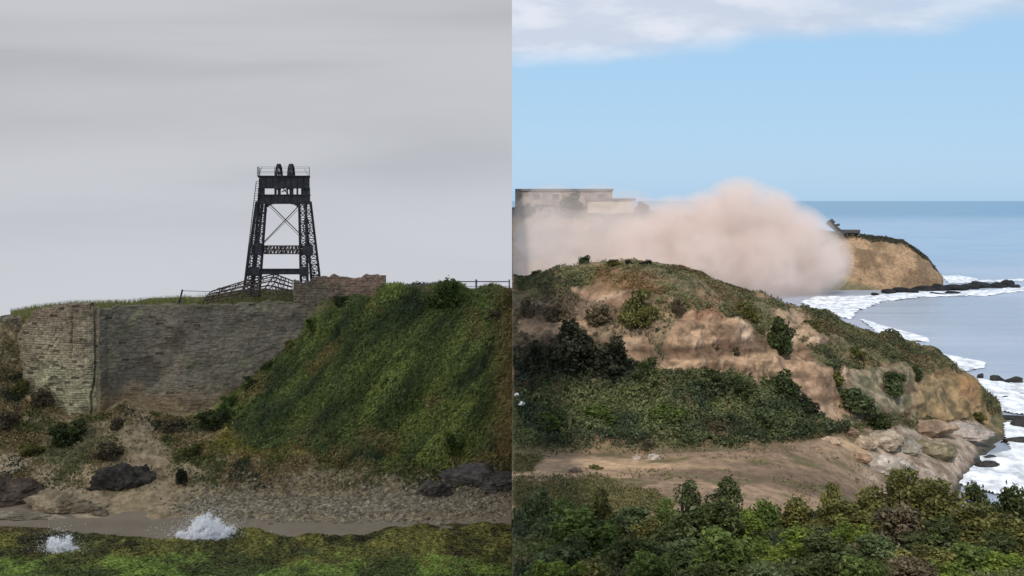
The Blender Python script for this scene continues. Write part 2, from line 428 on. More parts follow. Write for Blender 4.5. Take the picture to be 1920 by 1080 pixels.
    return G, ivy.reshape(sh[:2]), rb.reshape(sh[:2]), top.reshape(sh[:2]), px.reshape(sh[:2]), py.reshape(sh[:2])
GL, ivyL, rbL, topL, pxL, pyL = build_left_slope()

def scatter_left():
    # brambles and ivy over the right of the slope
    n = 130000
    pt, nr, i, j = sample_grid(GL, n, np.where(GL[..., 1] < 136, ivyL, 0)*np.where(pxL > -10, 1, 0))
    if nr[:, 1].mean() > 0: nr = -nr
    h = RNG.random(n)**1.5*.55
    lump = fbm(pt, 1.6, 3, 31); big = fbm(np.stack([pt[:, 0]*.78-pt[:, 2]*.62, pt[:, 1]*.3, (pt[:, 2]*.78+pt[:, 0]*.62)*.2], 1), 1.5, 5, 32)
    C = pt+nr*(h*.8+np.clip(lump, 0, 1)*.8)[:, None]
    a = mixc(lin(80, 90, 50, 1.35), lin(106, 114, 58, 1.6), ss(big, -.2, .45))
    a = mixc(a, lin(60, 70, 48, 1.15), ss(big, -.1, -.5))
    a = mixc(a, lin(112, 96, 58, 1.7), (rbL[i, j]*.7+ss(fbm(pt, 4.0, 3, 35), .12, .4)*.6).clip(0, 1))
    low = ss(pyL[i, j], 770, 850)
    a = mixc(a, lin(104, 90, 58, 1.6), low*ss(fbm(pt, 3, 3, 36), -.1, .4)*.8)
    a *= (.7+.6*RNG.random((n, 1)))
    tag(leaves('bramble_cover', C, .09+.16*RNG.random(n)**2, a, bias=nr, biask=1.3, aspect=.32, side=-1, along=(.5, -.3, .8)), 'mass of green brambles and ivy covering the slope right of the wall', 'brambles', kind='stuff')
    # grass and dry weeds on the rest of the slope
    n = 30000
    px, py = pxL, pyL
    bare = poly_mask(px.ravel(), py.ravel(), [(215,800),(290,800),(320,880),(320,945),(270,945),(245,900)], 10).reshape(px.shape)
    wgt = (1-ivyL)*(1-bare*.85)*ss(py, 935, 880)*np.where(((GL[..., 1] < 119.5) | ((px < 45) & (GL[..., 1] < 124.5))) & (px > -15), 1, 0)
    gr = ss(fbm(GL.reshape(-1, 3), 4, 3, 41).reshape(px.shape), -.25, .25); wgt = wgt*(.15+gr)
    pt, nr, i, j = sample_grid(GL, n, wgt)
    C = pt+np.array((0, 0, .12))+RNG.normal(size=(n, 3))*.12
    k = fbm(pt, 3.0, 3, 42)
    a = mixc(lin(104, 90, 62, 1.9), lin(70, 74, 40, 1.7), ss(k, -.1, .3))
    a = mixc(a, lin(46, 52, 36, 1.4), ss(k, -.15, -.4))
    yel = ss(px[i, j], 360, 440)*ss(py[i, j], 880, 830)
    a = mixc(a, lin(116, 108, 44, 1.8), yel*.7)
    a *= (.6+.8*RNG.random((n, 1)))
    tag(leaves('dry_weeds', C, .10+.10*RNG.random(n), a, side=-1), 'brown grass and dry weeds over the slope below the wall', 'weeds', kind='stuff')
scatter_left()

def grass_tufts(name, pts, h0, h1, colr, label):
    n = len(pts); hh = h0+(h1-h0)*RNG.random(n)
    lean = RNG.normal(size=(n, 3))*.22; lean[:, 2] = 1
    tip = pts+lean*hh[:, None]; wv = rand_unit(n)*.035; wv[:, 2] = 0
    V = np.stack([pts-wv, pts+wv, tip+wv*.15, tip-wv*.15], 1)
    ok = (V[:, :, 0] < -.02).all(1); V = V[ok]; colr = colr[ok]; n = len(V)
    o = mesh_np(name, V.reshape(-1, 3), np.arange(n*4).reshape(n, 4), M['leaf'], np.repeat(colr, 4, 0), False)
    tag(o, label, 'grass', kind='stuff')
def build_top_grass():
    n = 16000
    wgt = np.where((GL[..., 1] > 122.5) & (GL[..., 1] < 134) & (GL[..., 2] > 15.5) & (pxL > 20) & (pxL < 560), 1.0, 0)
    pt, nr, i, j = sample_grid(GL, n, wgt)
    a = mixc(lin(120, 116, 72, 1.8), lin(72, 84, 44, 1.6), RNG.random(n))*(.7+.5*RNG.random((n, 1)))
    keep = fbm(pt, 1.5, 2, 51) > -.25
    grass_tufts('grass', pt[keep], .25, .85, a[keep], 'dry grass growing along the top of the ruined wall')
    n = 9000
    wgt = np.where((GL[..., 1] > 122) & (GL[..., 1] < 134) & (GL[..., 2] > 15.5) & (pxL > 722), 1.0, 0)
    pt, nr, i, j = sample_grid(GL, n, wgt)
    a = mixc(lin(104, 108, 58, 1.8), lin(70, 84, 40, 1.6), RNG.random(n))*(.7+.5*RNG.random((n, 1)))
    keep = fbm(pt, 1.2, 2, 52) > -.1
    grass_tufts('grass', pt[keep], .2, .8, a[keep], 'green grass along the crest beneath the thin railing')
build_top_grass()

# ------------------------------------------------------------------ masonry
def masonry(name, path, mat, colfn, label, cat, thick=1.4, course=.32, depth=.07, group=None, seed=3, res=.085, rough=.25, extra=None):
    """path: list of (px, Y, py_top, py_bottom). A thick wall whose stones are laid in courses"""
    pts = [(P(p, t, y), P(p, b, y)) for p, y, t, b in path]
    x = np.array([a[0][0] for a in pts]); y = np.array([a[0][1] for a in pts])
    zt = np.array([a[0][2] for a in pts]); zb = np.array([a[1][2] for a in pts])
    s = np.concatenate([[0], np.cumsum(np.hypot(np.diff(x), np.diff(y)))])
    nu = max(8, int(s[-1]/res)); nvv = max(8, int((zt-zb).max()/res))
    su = np.linspace(0, s[-1], nu); X = np.interp(su, s, x); Y = np.interp(su, s, y); ZT = np.interp(su, s, zt); ZB = np.interp(su, s, zb)
    ZT = ZT+.22*fbm(np.stack([X, Y, X*0], 1), 1.4, 3, seed+9)+.10*np.round(fbm(np.stack([X, Y, X*0], 1), .6, 1, seed+5)*2)
    tv = np.linspace(0, 1, nvv)
    Z = ZB[:, None]+(ZT-ZB)[:, None]*tv[None]
    Xg = np.repeat(X[:, None], nvv, 1); Yg = np.repeat(Y[:, None], nvv, 1); Sg = np.repeat(su[:, None], nvv, 1)
    flat = np.stack([Xg.ravel(), Yg.ravel(), Z.ravel()], 1)
    zz = Z.ravel()+.06*fbm(flat, 2.5, 2, seed); row = np.floor(zz/course).astype(np.int64)
    off = _h(row, row*0+3, row*0, seed)*3; ln = .45+.5*_h(row, row*0+8, row*0, seed)
    sx = (Sg.ravel()+off)/ln; ix = np.floor(sx).astype(np.int64)
    fz = np.abs(zz/course-row-.5)*2; fx = np.abs(sx-ix-.5)*2
    joint = np.maximum(ss(fz, .72, .98), ss(fx, .84, .99)*.8)
    hr = _h(ix, row, row*0+1, seed); hc = _h(ix, row, row*0+2, seed)
    disp = -joint*depth+(hr-.5)*.10+rough*fbm(flat, 2.2, 4, seed+2)
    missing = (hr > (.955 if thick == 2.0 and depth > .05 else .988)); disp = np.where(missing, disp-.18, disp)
    if extra is not None: disp = disp+extra(flat)
    tx = np.gradient(X); ty = np.gradient(Y); L = np.hypot(tx, ty); nx, ny = ty/L, -tx/L
    nxg = np.repeat(nx[:, None], nvv, 1).ravel(); nyg = np.repeat(ny[:, None], nvv, 1).ravel()
    fr = flat+np.stack([nxg*disp, nyg*disp, disp*0], 1)
    bk = flat-np.stack([nxg, nyg, nxg*0], 1)*thick
    fr[:, 0] = np.minimum(fr[:, 0], -.03)
    c = colfn(fr, hc, joint, missing)
    a, b = nu, nvv; idx = np.arange(a*b).reshape(a, b)
    Ff = np.stack([idx[:-1, :-1], idx[1:, :-1], idx[1:, 1:], idx[:-1, 1:]], -1).reshape(-1, 4)
    o2 = a*b; rim = []
    # back as four-sided shell: top, ends and back use the outline only
    def strip(A, B): rim.extend([[A[k], A[k+1], B[k+1], B[k]] for k in range(len(A)-1)])
    V = np.vstack([fr, bk[idx[:, -1]], bk[idx[:, 0]]]); top_b = o2+np.arange(a); bot_b = o2+a+np.arange(a)
    strip(idx[:, -1], top_b); strip(top_b, bot_b)
    # ends
    for e, rv in ((0, False), (a-1, True)):
        A = idx[e]; m_ = V[[top_b[e], bot_b[e]]]
        bcol = np.linspace(0, 1, b)[:, None]*(m_[0]-m_[1])+m_[1]; st = len(V); V = np.vstack([V, bcol]); strip(A, st+np.arange(b))
        c = np.vstack([c, np.repeat(c[:1], 0, 0)])
    call = np.zeros((len(V), 3)); call[:o2] = c[:o2]; call[o2:] = c[:o2].mean(0)
    call[o2:o2+a] = c[idx[:, -1]]
    Fa = np.vstack([Ff, np.array(rim)])
    org = np.array([X.mean(), Y.mean(), ZB.min()])
    o = mesh_np(name, V, Fa, mat, call, False, None, org)
    return tag(o, label, cat, group)

def col_light(V, hc, joint, miss):
    f = fbm(V, 3, 4, 61)*.5+.5; z = ss(V[:, 2], 7, 17)
    c = mixc(lin(138, 130, 102, 1.55), lin(122, 110, 90, 1.5), z)
    c = mixc(c, lin(108, 98, 80, 1.8), ss(f, .5, .75)*.8)
    c = mixc(c, lin(138, 136, 108, 1.6), ss(f, .45, .25)*.5)
    c = mixc(c, lin(84, 76, 60, 1.5), ss(fbm(V, 1.6, 4, 68, stretch=(1, 1, 2)), .2, .45)*.7)
    c = c*(.78+.4*hc[:, None]); c = mixc(c, lin(58, 54, 42, 1.0), joint*.5)
    c = mixc(c, lin(98, 84, 68, 1.6), ss(V[:, 2], 16.3, 17.6)*.7)
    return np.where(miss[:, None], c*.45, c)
def col_dark(V, hc, joint, miss):
    f = fbm(V, 4, 4, 62)*.5+.5; g = fbm(V, 7, 3, 63, stretch=(1, 1, .25))*.5+.5
    c = mixc(lin(98, 91, 78, 1.4), lin(112, 103, 87, 1.4), ss(f, .35, .7))
    c = mixc(c, lin(76, 73, 66, 1.25), ss(g, .45, .7)*.8); c = mixc(c, lin(112, 96, 72, 1.5), ss(V[:, 2]+2.0*fbm(V, 3, 4, 69), 10.5, 7.5)*.85)
    c = mixc(c, lin(92, 92, 68, 1.75), ss(fbm(V, 3, 3, 64), .2, .5)*.6)
    c = mixc(c, lin(104, 90, 79, 1.3), ss(fbm(V, 2.4, 4, 66), .05, .4)*.4); c = mixc(c, lin(62, 58, 48, 1.1), ss(fbm(V, 3.1, 4, 67), .1, .4)*.6)
    c = c*(.84+.3*hc[:, None]); c = mixc(c, lin(56, 52, 46, 1.1), joint*.18)
    c = mixc(c, lin(78, 76, 54, 1.6), ss(V[:, 2], 17.6, 18.6)*.6)
    return np.where(miss[:, None], c*.6, c)
def col_block(V, hc, joint, miss):
    f = fbm(V, 2.2, 4, 65)*.5+.5; px, _ = proj(V)
    c = mixc(lin(94, 84, 70, 1.35), lin(114, 94, 80, 1.35), ss(px+14*(f-.5), 600, 625))
    c = mixc(c, lin(78, 72, 60, 1.6), ss(f, .5, .7)*.7)
    c = c*(.82+.36*hc[:, None]); c = mixc(c, lin(54, 48, 40, 1.0), joint*.5)
    return np.where(miss[:, None], c*.6, c)
def crack(V):
    # the open joint running down the right end of the pale wall
    px, py = proj(V); cx = 180+2*np.sin(V[:, 2]*.7)+4*fbm(V, 1.2, 4, 71)-(py-640)*.045
    c2 = 132+5*fbm(V, 1.8, 3, 73)
    return -.5*np.exp(-((px-cx)/1.7)**2)-.3*np.exp(-((px-c2)/1.8)**2)*ss(py, 690, 660)
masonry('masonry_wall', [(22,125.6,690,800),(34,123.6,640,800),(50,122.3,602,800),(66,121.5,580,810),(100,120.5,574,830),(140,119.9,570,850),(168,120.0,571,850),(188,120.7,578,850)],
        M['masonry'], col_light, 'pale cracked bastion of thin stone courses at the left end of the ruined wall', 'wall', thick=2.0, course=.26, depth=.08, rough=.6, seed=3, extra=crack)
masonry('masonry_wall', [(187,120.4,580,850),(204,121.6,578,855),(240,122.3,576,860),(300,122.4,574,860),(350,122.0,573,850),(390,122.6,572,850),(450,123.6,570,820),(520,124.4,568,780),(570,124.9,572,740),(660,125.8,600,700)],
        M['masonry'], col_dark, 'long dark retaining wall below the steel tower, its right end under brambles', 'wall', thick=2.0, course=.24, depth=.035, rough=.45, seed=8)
# far left: broken darker end
masonry('masonry_wall', [(-420,124.6,600,790),(-60,124.2,598,780),(-8,123.8,596,780),(22,123.8,594,780),(40,124.3,592,780)],
        M['masonry'], col_dark, 'short dark broken wall at the far left beyond the pale bastion', 'wall', thick=1.6, course=.35, depth=.12, rough=.6, seed=15, res=.14)
def hut():
    # roofless hut: front wall and two returning side walls
    e = empty('ruined_hut', P(636, 600, 126), 'brown roofless stone hut on the wall top right of the steel tower', 'hut')
    o = masonry('wall', [(550,125.8,528,640),(578,125.7,527,640),(590,125.7,519,640),(640,125.5,517,640),(675,125.4,519,640),(690,125.4,517,640),(722,125.3,516,640)],
        M['masonry'], col_block, None, None, thick=.7, course=.3, depth=.05, rough=.12, seed=21)
    o2 = masonry('wall', [(722,126.05,516,640),(722,130,520,640)], M['masonry'], col_block, None, None, thick=.6, course=.3, depth=.05, rough=.1, seed=22)
    o3 = masonry('wall', [(551,130,532,640),(551,126.55,528,640)], M['masonry'], col_block, None, None, thick=.6, course=.3, depth=.05, rough=.1, seed=23)
    for k in (o, o2, o3):
        k.location = k.location-e.location; k.parent = e
        for q in ('label', 'category'):
            if q in k: del k[q]
hut()

# ------------------------------------------------------------------ the steel headframe
def lattice(mb, a, b, wx, wy, n, t=.10, tl=.055, wxb=None, wyb=None, faces=(0, 1, 2, 3)):
    a = np.array(a, float); b = np.array(b, float); wxb = wxb or wx; wyb = wyb or wy
    cs = []
    for (sx, sy) in ((-1, -1), (1, -1), (1, 1), (-1, 1)):
        pa = a+np.array((sx*wx/2, sy*wy/2, 0)); pb = b+np.array((sx*wxb/2, sy*wyb/2, 0)); cs.append((pa, pb)); mb.beam(pa, pb, t)
    for f in faces:
        (a0, b0), (a1, b1) = cs[f], cs[(f+1) % 4]
        for k in range(n):
            t0, t1 = k/n, (k+1)/n
            p0 = a0+(b0-a0)*t0; p1 = a1+(b1-a1)*t0; q0 = a0+(b0-a0)*t1; q1 = a1+(b1-a1)*t1
            mb.beam(p0, p1, tl); 
            mb.beam(p0, q1, tl) if k % 2 else mb.beam(p1, q0, tl)
def hlattice(mb, a, b, h, dpt, n, t=.09, tl=.06):
    a = np.array(a, float); b = np.array(b, float); Z = np.array((0, 0, h)); D = np.array((0, dpt, 0))
    for o in (0*D, D):
        mb.beam(a+o, b+o, t); mb.beam(a+o+Z, b+o+Z, t); mb.beam(a+o+Z/2, b+o+Z/2, tl)
        for k in range(n+1):
            p = a+(b-a)*k/n+o; mb.beam(p, p+Z, tl)
            if k < n:
                q = a+(b-a)*(k+1)/n+o; mb.beam(p, q+Z, tl)
def headframe():
    YF, YB = 131.0, 136.0
    base = P(528, 548, 133)
    e = empty('mine_headframe', base, 'tall dark lattice steel tower standing behind the stone hut', 'headframe')
    S, Bm = M['steel'], 'mesh'
    def leg(a, b, w0, w1, n=18, d0=.7, d1=.7):
        mb = MB(); lattice(mb, a, b, w0, d0, n, .15, .085, w1, d1); return mb.build('leg', S, e, base)
    leg(P(492, 380, YF), P(478, 556, YF), .85, 1.0)
    leg(P(487, 378, YB), P(464, 556, YB-.5), .75, 1.1)
    leg(P(567, 380, YF), P(571, 556, YF), .75, .8)
    leg(P(577, 378, YB), P(595, 556, YB-.5), .7, 1.15)
    # portal girders
    def plate(px0, px1, py0, py1, Y0, Y1, name, rib=0):
        mb = MB(); a = P(px0, py1, Y0); b = P(px1, py0, Y0)
        mb.box((a[0], Y0, a[2]), (b[0], Y0+.12, b[2]))
        mb.box((a[0]-.06, Y0-.14, b[2]), (b[0]+.06, Y0+.26, b[2]+.1)); mb.box((a[0]-.06, Y0-.14, a[2]-.1), (b[0]+.06, Y0+.26, a[2]))
        for k in range(rib+1):
            x = a[0]+(b[0]-a[0])*k/max(1, rib); mb.box((x-.04, Y0-.08, a[2]), (x+.04, Y0, b[2]))
        return mb.build(name, S, e, base)
    plate(487, 580, 332, 352, YF-.2, YF, 'girder', 8); plate(484, 581, 366, 381, YF-.2, YF, 'girder', 8)
    plate(488, 579, 333, 350, YB+.2, YB, 'girder', 8); plate(486, 581, 367, 380, YB+.2, YB, 'girder', 8)
    for (x0, sg) in ((497, 1), (562, -1)):   # curved haunches under the lower girder
        mb = MB()
        for k in range(5):
            a = P(x0+sg*0, 381, YF-.15); r = .95
            t0 = 1-k/5; hgt = r*(1-math.sqrt(max(0, 1-(t0)**2))); 
            xx = a[0]+sg*(k*.2); mb.box((min(xx, xx+sg*.2), YF-.15, a[2]-.1-max(.05, hgt)), (max(xx, xx+sg*.2), YF, a[2]-.1))
        mb.build('haunch', S, e, base)
    # posts and machinery between the two girders
    for px, wd in ((487, .42), (493, .3), (516, .22), (523, .3), (538, .12), (546, .42), (557, .16), (566, .2), (570, .42), (577, .45)):
        mb = MB(); a = P(px, 366, YF-.1); b = P(px, 352, YF-.1); mb.box((a[0]-wd/2, YF-.1, a[2]), (a[0]+wd/2, YF+.25, b[2])); mb.build('post', S, e, base)
    mb = MB(); a = P(528, 360, YF); b = P(545, 352, YF); mb.beam(a, b, .12); mb.beam(P(530, 353, YF), P(542, 366, YF), .1)
    mb.build('bracing', S, e, base)
    # platform deck and side girders
    mb = MB(); a = P(484, 331, YF); b = P(581, 331, YF)
    for pp in np.linspace(485, 580, 9): mb.beam((P(pp, 0, YF-.4)[0], YF-.4, a[2]), (P(pp, 0, YB+.4)[0], YB+.4, a[2]), .2, .1)
    for yy in np.linspace(YF-.4, YB+.4, 9): mb.box((P(484, 0, yy)[0], yy-.1, a[2]+.055), (P(581, 0, yy)[0], yy+.1, a[2]+.11))
    mb.build('platform', S, e, base)
    for px0 in (486, 579):
        for t_, b_ in ((335, 351), (368, 380)):
            mb = MB(); A = P(px0, b_, YF+.1); T = P(px0, t_, YF+.1); B = P(px0, t_, YB)
            mb.beam((A[0], A[1], (A[2]+T[2])/2), (B[0], B[1], (A[2]+T[2])/2), .12, T[2]-A[2]); mb.build('side_girder', S, e, base)
    # railing
    mb = MB(); z0 = P(0, 331, YF)[2]; z1 = P(0, 313, YF)[2]; x0, x1 = P(484, 0, YF)[0], P(581, 0, YF)[0]
    cs = [(x0, YF-.4), (x1, YF-.4), (P(579, 0, YB)[0], YB+.4), (P(486, 0, YB)[0], YB+.4)]
    for k in range(4):
        p, q = cs[k], cs[(k+1) % 4]
        for zz in (z1, (z0+z1)/2): mb.beam((*p, zz), (*q, zz), .03)
        for tt in np.linspace(0, 1, 4)[:-1]:
            X = p[0]+(q[0]-p[0])*tt; Yv = p[1]+(q[1]-p[1])*tt; mb.beam((X, Yv, z0), (X, Yv, z1), .06)
    mb.beam((x0+.1, YF-.3, z0), (x0+.55, YF-.3, z1), .04); mb.beam((x1-.1, YF-.3, z0), (x1-.6, YF-.3, z0+.9), .04)
    mb.build('railing', M['galv'], e, base)
    # two winding wheels seen edge-on
    for px, wd in ((523, .30), (546, .36)):
        c = P(px, 334, 133.5); c[2] = P(px, 331, 133.5)[2]-.05; mb = MB(); r = 1.55; n = 28
        for rr, t_ in ((r, .13), (r-.16, .10)):
            for k in range(n):
                a0, a1 = 2*math.pi*k/n, 2*math.pi*(k+1)/n
                mb.beam(c+np.array((0, rr*math.cos(a0), rr*math.sin(a0))), c+np.array((0, rr*math.cos(a1), rr*math.sin(a1))), wd if rr == r else wd*.6, t_, up=(1, 0, 0) if False else (0, math.cos((a0+a1)/2), math.sin((a0+a1)/2)))
        wh = mb.build('winding_wheel', S, e, base)
        mb = MB()
        for k in range(8):
            a0 = math.pi*k/4; mb.beam(c, c+np.array((0, (r-.1)*math.cos(a0), (r-.1)*math.sin(a0))), .1)
        mb.tube(c+np.array((-.45, 0, 0)), c+np.array((.45, 0, 0)), .18, n=10)
        sp = mb.build('spokes', S, wh); sp.data.transform(__import__('mathutils').Matrix.Translation([-float(v) for v in base]))
        zt = c[2]
        for sx in (-.5, .5):
            mb = MB()
            mb.beam((c[0]+sx, c[1]-1.0, zt-.6), (c[0]+sx*.9, c[1], zt+.15), .12); mb.beam((c[0]+sx, c[1]+1.0, zt-.6), (c[0]+sx*.9, c[1], zt+.15), .12)
            mb.build('bearing_stand', S, e, base)
    # cross beams
    mb = MB(); hlattice(mb, P(484, 476, YF), P(571, 476, YF), .95, .6, 15); mb.build('cross_beam', M['rust'], e, base)
    mb = MB(); hlattice(mb, P(478, 476, YB), P(584, 476, YB), .95, .3, 15); mb.build('cross_beam', M['rust'], e, base)
    mb = MB(); a = P(466, 513, YF); b = P(575, 505, YF); mb.box((a[0], YF-.2, a[2]), (b[0], YF+.1, b[2]))
    mb.box((a[0], YF-.35, b[2]), (b[0], YF+.25, b[2]+.08)); mb.box((a[0], YF-.35, a[2]-.08), (b[0], YF+.25, a[2])); mb.build('cross_beam', S, e, base)
    for (x0_, y0_, x1_, y1_, Y) in ((484,456,488,478,YF), (572,460,584,478,YF),(470,500,484,516,YF),(567,500,576,518,YF)):
        mb = MB(); a = P(x0_, y1_, Y); b = P(x1_+4, y0_, Y); mb.box((a[0]-.25, Y-.5, a[2]), (b[0], Y-.36, b[2])); mb.build('gusset_plate', S, e, base)
    for pxs in ((474, 486), (575, 587)):
        mb = MB(); a = P(pxs[0], 478, YB); b = P(pxs[1], 458, YB); mb.box((a[0], YB-.6, a[2]), (b[0], YB-.5, b[2])); mb.build('gusset_plate', S, e, base)
    mb = MB(); mb.beam(P(505, 382, YF), P(568, 444, YF), .10); mb.beam(P(562, 384, YF), P(490, 459, YF), .10); mb.build('cross_brace', M['rust'], e, base)
    mb = MB(); mb.beam(P(500, 382, YB), P(574, 455, YB), .05); mb.beam(P(568, 384, YB), P(492, 459, YB), .05); mb.build('cross_brace', M['rust'], e, base)
    # side bracing between the front and rear leg, and a ladder on the right rear leg
    for (f0, f1, b0, b1) in (((492, 380), (478, 556), (487, 378), (464, 556)), ((567, 380), (571, 556), (577, 378), (595, 556))):
        mb = MB(); A0, A1 = P(*f0, YF), P(*f1, YF); B0, B1 = P(*b0, YB), P(*b1, YB-.5)
        L = [0, .28, .52, .75, 1]
        for k in range(len(L)-1):
            p = A0+(A1-A0)*L[k]; q = B0+(B1-B0)*L[k+1]; r_ = B0+(B1-B0)*L[k]; s_ = A0+(A1-A0)*L[k+1]
            mb.beam(p, q, .09); mb.beam(r_, s_, .09); mb.beam(s_, q, .14)
        mb.build('side_bracing', S, e, base)
    mb = MB(); a = P(484, 340, YF-.6); b = P(459, 548, YF-.6)
    for o in (-.22, .22): mb.beam(a+np.array((o, 0, 0)), b+np.array((o, 0, 0)), .07)
    for k in range(46):
        p = a+(b-a)*k/46; mb.beam(p-np.array((.22, 0, 0)), p+np.array((.22, 0, 0)), .05)
    mb.build('ladder', S, e, base)
headframe()

def roof_frames():
    base = P(470, 565, 128)
    e = empty('collapsed_roof_frame', base, 'rusty collapsed shed roof frame at the foot of the steel tower', 'roof frame')
    # rafters: five frames one behind the other, sagging to the left
    apex = [(516, 514, 131), (512, 519, 129.8), (508, 527, 128.6), (503, 535, 127.4), (497, 541, 126.4)]
    lefts = [(412, 541, 131), (402, 545, 129.8), (392, 552, 128.6), (386, 558, 127.4), (383, 563, 126.4)]
    rights = [(549, 527, 131), (548, 532, 129.8), (548, 539, 128.6), (547, 547, 127.4), (545, 552, 126.4)]
    rng = random.Random(3)
    for a, l, r in zip(apex, lefts, rights):
        mb = MB(); mid = ((a[0]*.45+l[0]*.55), (a[1]*.5+l[1]*.5)+rng.uniform(-2, 3), a[2])
        mb.beam(P(*a), P(*mid), .13); mb.beam(P(*mid), P(*l), .13); mb.beam(P(*a), P(*r), .13)
        mb.beam(P(l[0], l[1]+2, l[2]), P(l[0]-4, 568, l[2]), .1)
        for k in range(7):
            t0 = k/7; t1 = (k+.6)/7
            p = P(*a)*(1-t0)+P(*l)*t0; q = P(*a)*(1-t1)+P(*l)*t1-np.array((0, 0, .45)); mb.beam(p, q, .06)
            if k < 5:
                p = P(*a)*(1-t0)+P(*r)*t0; q = P(*a)*(1-t1)+P(*r)*t1-np.array((0, 0, .45)); mb.beam(p, q, .06)
        mb.beam(P(*a)-np.array((0, 0, .5)), P(*l)-np.array((0, 0, .35)), .08); mb.beam(P(*a)-np.array((0, 0, .5)), P(*r)-np.array((0, 0, .35)), .08)
        mb.build('rafter', M['rust'], e, base)
    for side in (lefts, rights):
        for t_ in (0.0, .2, .4, .6, .8, 1.0):
            pts = [P(*a)*(1-t_)+P(*s)*t_ for a, s in zip(apex, side)]
            mb = MB()
            for k in range(4): mb.beam(pts[k]+np.array((0, 0, .08)), pts[k+1]+np.array((0, 0, .08+rng.uniform(-.1, .1))), .09)
            mb.build('purlin', M['rust'], e, base)
roof_frames()

def railings():
    base = P(840, 550, 124)
    e = empty('railing_fence', base, 'thin grey railing along the crest right of the stone hut', 'railing')
    tops = [(722, 543), (753, 539), (795, 534), (836, 528), (893, 528), (955, 528)]
    for k, (px, py) in enumerate(tops[1:]):
        mb = MB(); mb.beam(P(px, py-4, 125), P(px, py+30, 125), .15 if k != 3 else .22); mb.build('post', M['galv'], e, base)
    mb = MB()
    for k in range(5):
        a, b = tops[k], tops[k+1]; mb.beam(P(a[0], a[1], 125), P(min(b[0], 958), b[1], 125), .11); mb.beam(P(a[0], a[1]+9, 125), P(min(b[0], 958), b[1]+9, 125), .05)
    mb.build('rail', M['galv'], e, base)
    base = P(340, 568, 125)
    e = empty('wire_fence', base, 'leaning dark post with a thin wire on the wall top left of the tower', 'fence')
    mb = MB(); mb.beam(P(336, 570, 125), P(342, 543, 125), .16); mb.beam(P(331, 572, 125), P(341, 552, 125), .08); mb.build('post', M['steel'], e, base)
    mb = MB(); mb.beam(P(400, 572, 127), P(397, 545, 127), .08); mb.build('post', M['steel'], e, base)
    mb = MB(); mb.beam(P(341, 545, 125), P(397, 547, 127), .06); mb.beam(P(397, 547, 127), P(456, 548, 128), .05); mb.build('wire', M['galv'], e, base)
    mb = MB(); 
    base = P(205, 572, 125)
railings()

# ------------------------------------------------------------------ rocks
def rock_mesh(name, loc, size, colr, seed, label=None, cat='rock', group=None, flat=1.0, parent=None, res=3, rough=0.0):
    import bmesh
    bm = bmesh.new(); bmesh.ops.create_icosphere(bm, subdivisions=res, radius=1)
    V = np.array([v.co[:] for v in bm.verts]); Fq = np.array([[v.index for v in f.verts] for f in bm.faces]); bm.free()
    q = V*1.3+seed*7.7
    d = 1+.42*fbm(q, 1.0, 3, seed)+.16*fbm(q, .35, 4, seed+4)
    # facets
    rg = np.random.default_rng(seed)
    for k in range(9):
        nvec = rg.normal(size=3); nvec /= np.linalg.norm(nvec); lim = rg.uniform(.55, .85)
        dd = (V*d[:, None])@nvec; over = np.clip(dd-lim, 0, None); V = V-nvec*(over/np.maximum(d, .1))[:, None]*.9
    V = V*d[:, None]; V = V+(V/np.linalg.norm(V, axis=1, keepdims=True))*(.10*fbm(V+seed, .22, 3, seed+6, stretch=(.6, .6, 1.6)))[:, None]; V = V*np.array(size)
    if rough:
        q = V+seed*3.1; o_ = V/np.linalg.norm(V, axis=1, keepdims=True)
        st_ = np.round(q[:, 2]*2.2+1.5*fbm(q, 2.0, 3, seed))/2.2-q[:, 2]
        V = V+o_*(rough*(.9*fbm(q, 1.1, 4, seed+8)+.35*fbm(q, .3, 3, seed+9)+.35*st_))[:, None]
    f = fbm(V+seed, max(size)*.5, 3, seed+1)*.5+.5
    c = mixc(np.array(colr), np.array(colr)*.55, ss(f, .4, .65)); c = mixc(c, np.array(colr)*1.5, ss(fbm(V+seed+3, max(size)*.25, 3, seed+2), .1, .5)*.6)
    o = mesh_np(name, V, Fq, M['stone'], c, not rough)
    o.location = loc; o.rotation_euler = (0, 0, rg.uniform(-.3, .3))
    if label: tag(o, label, cat, group)
    return o

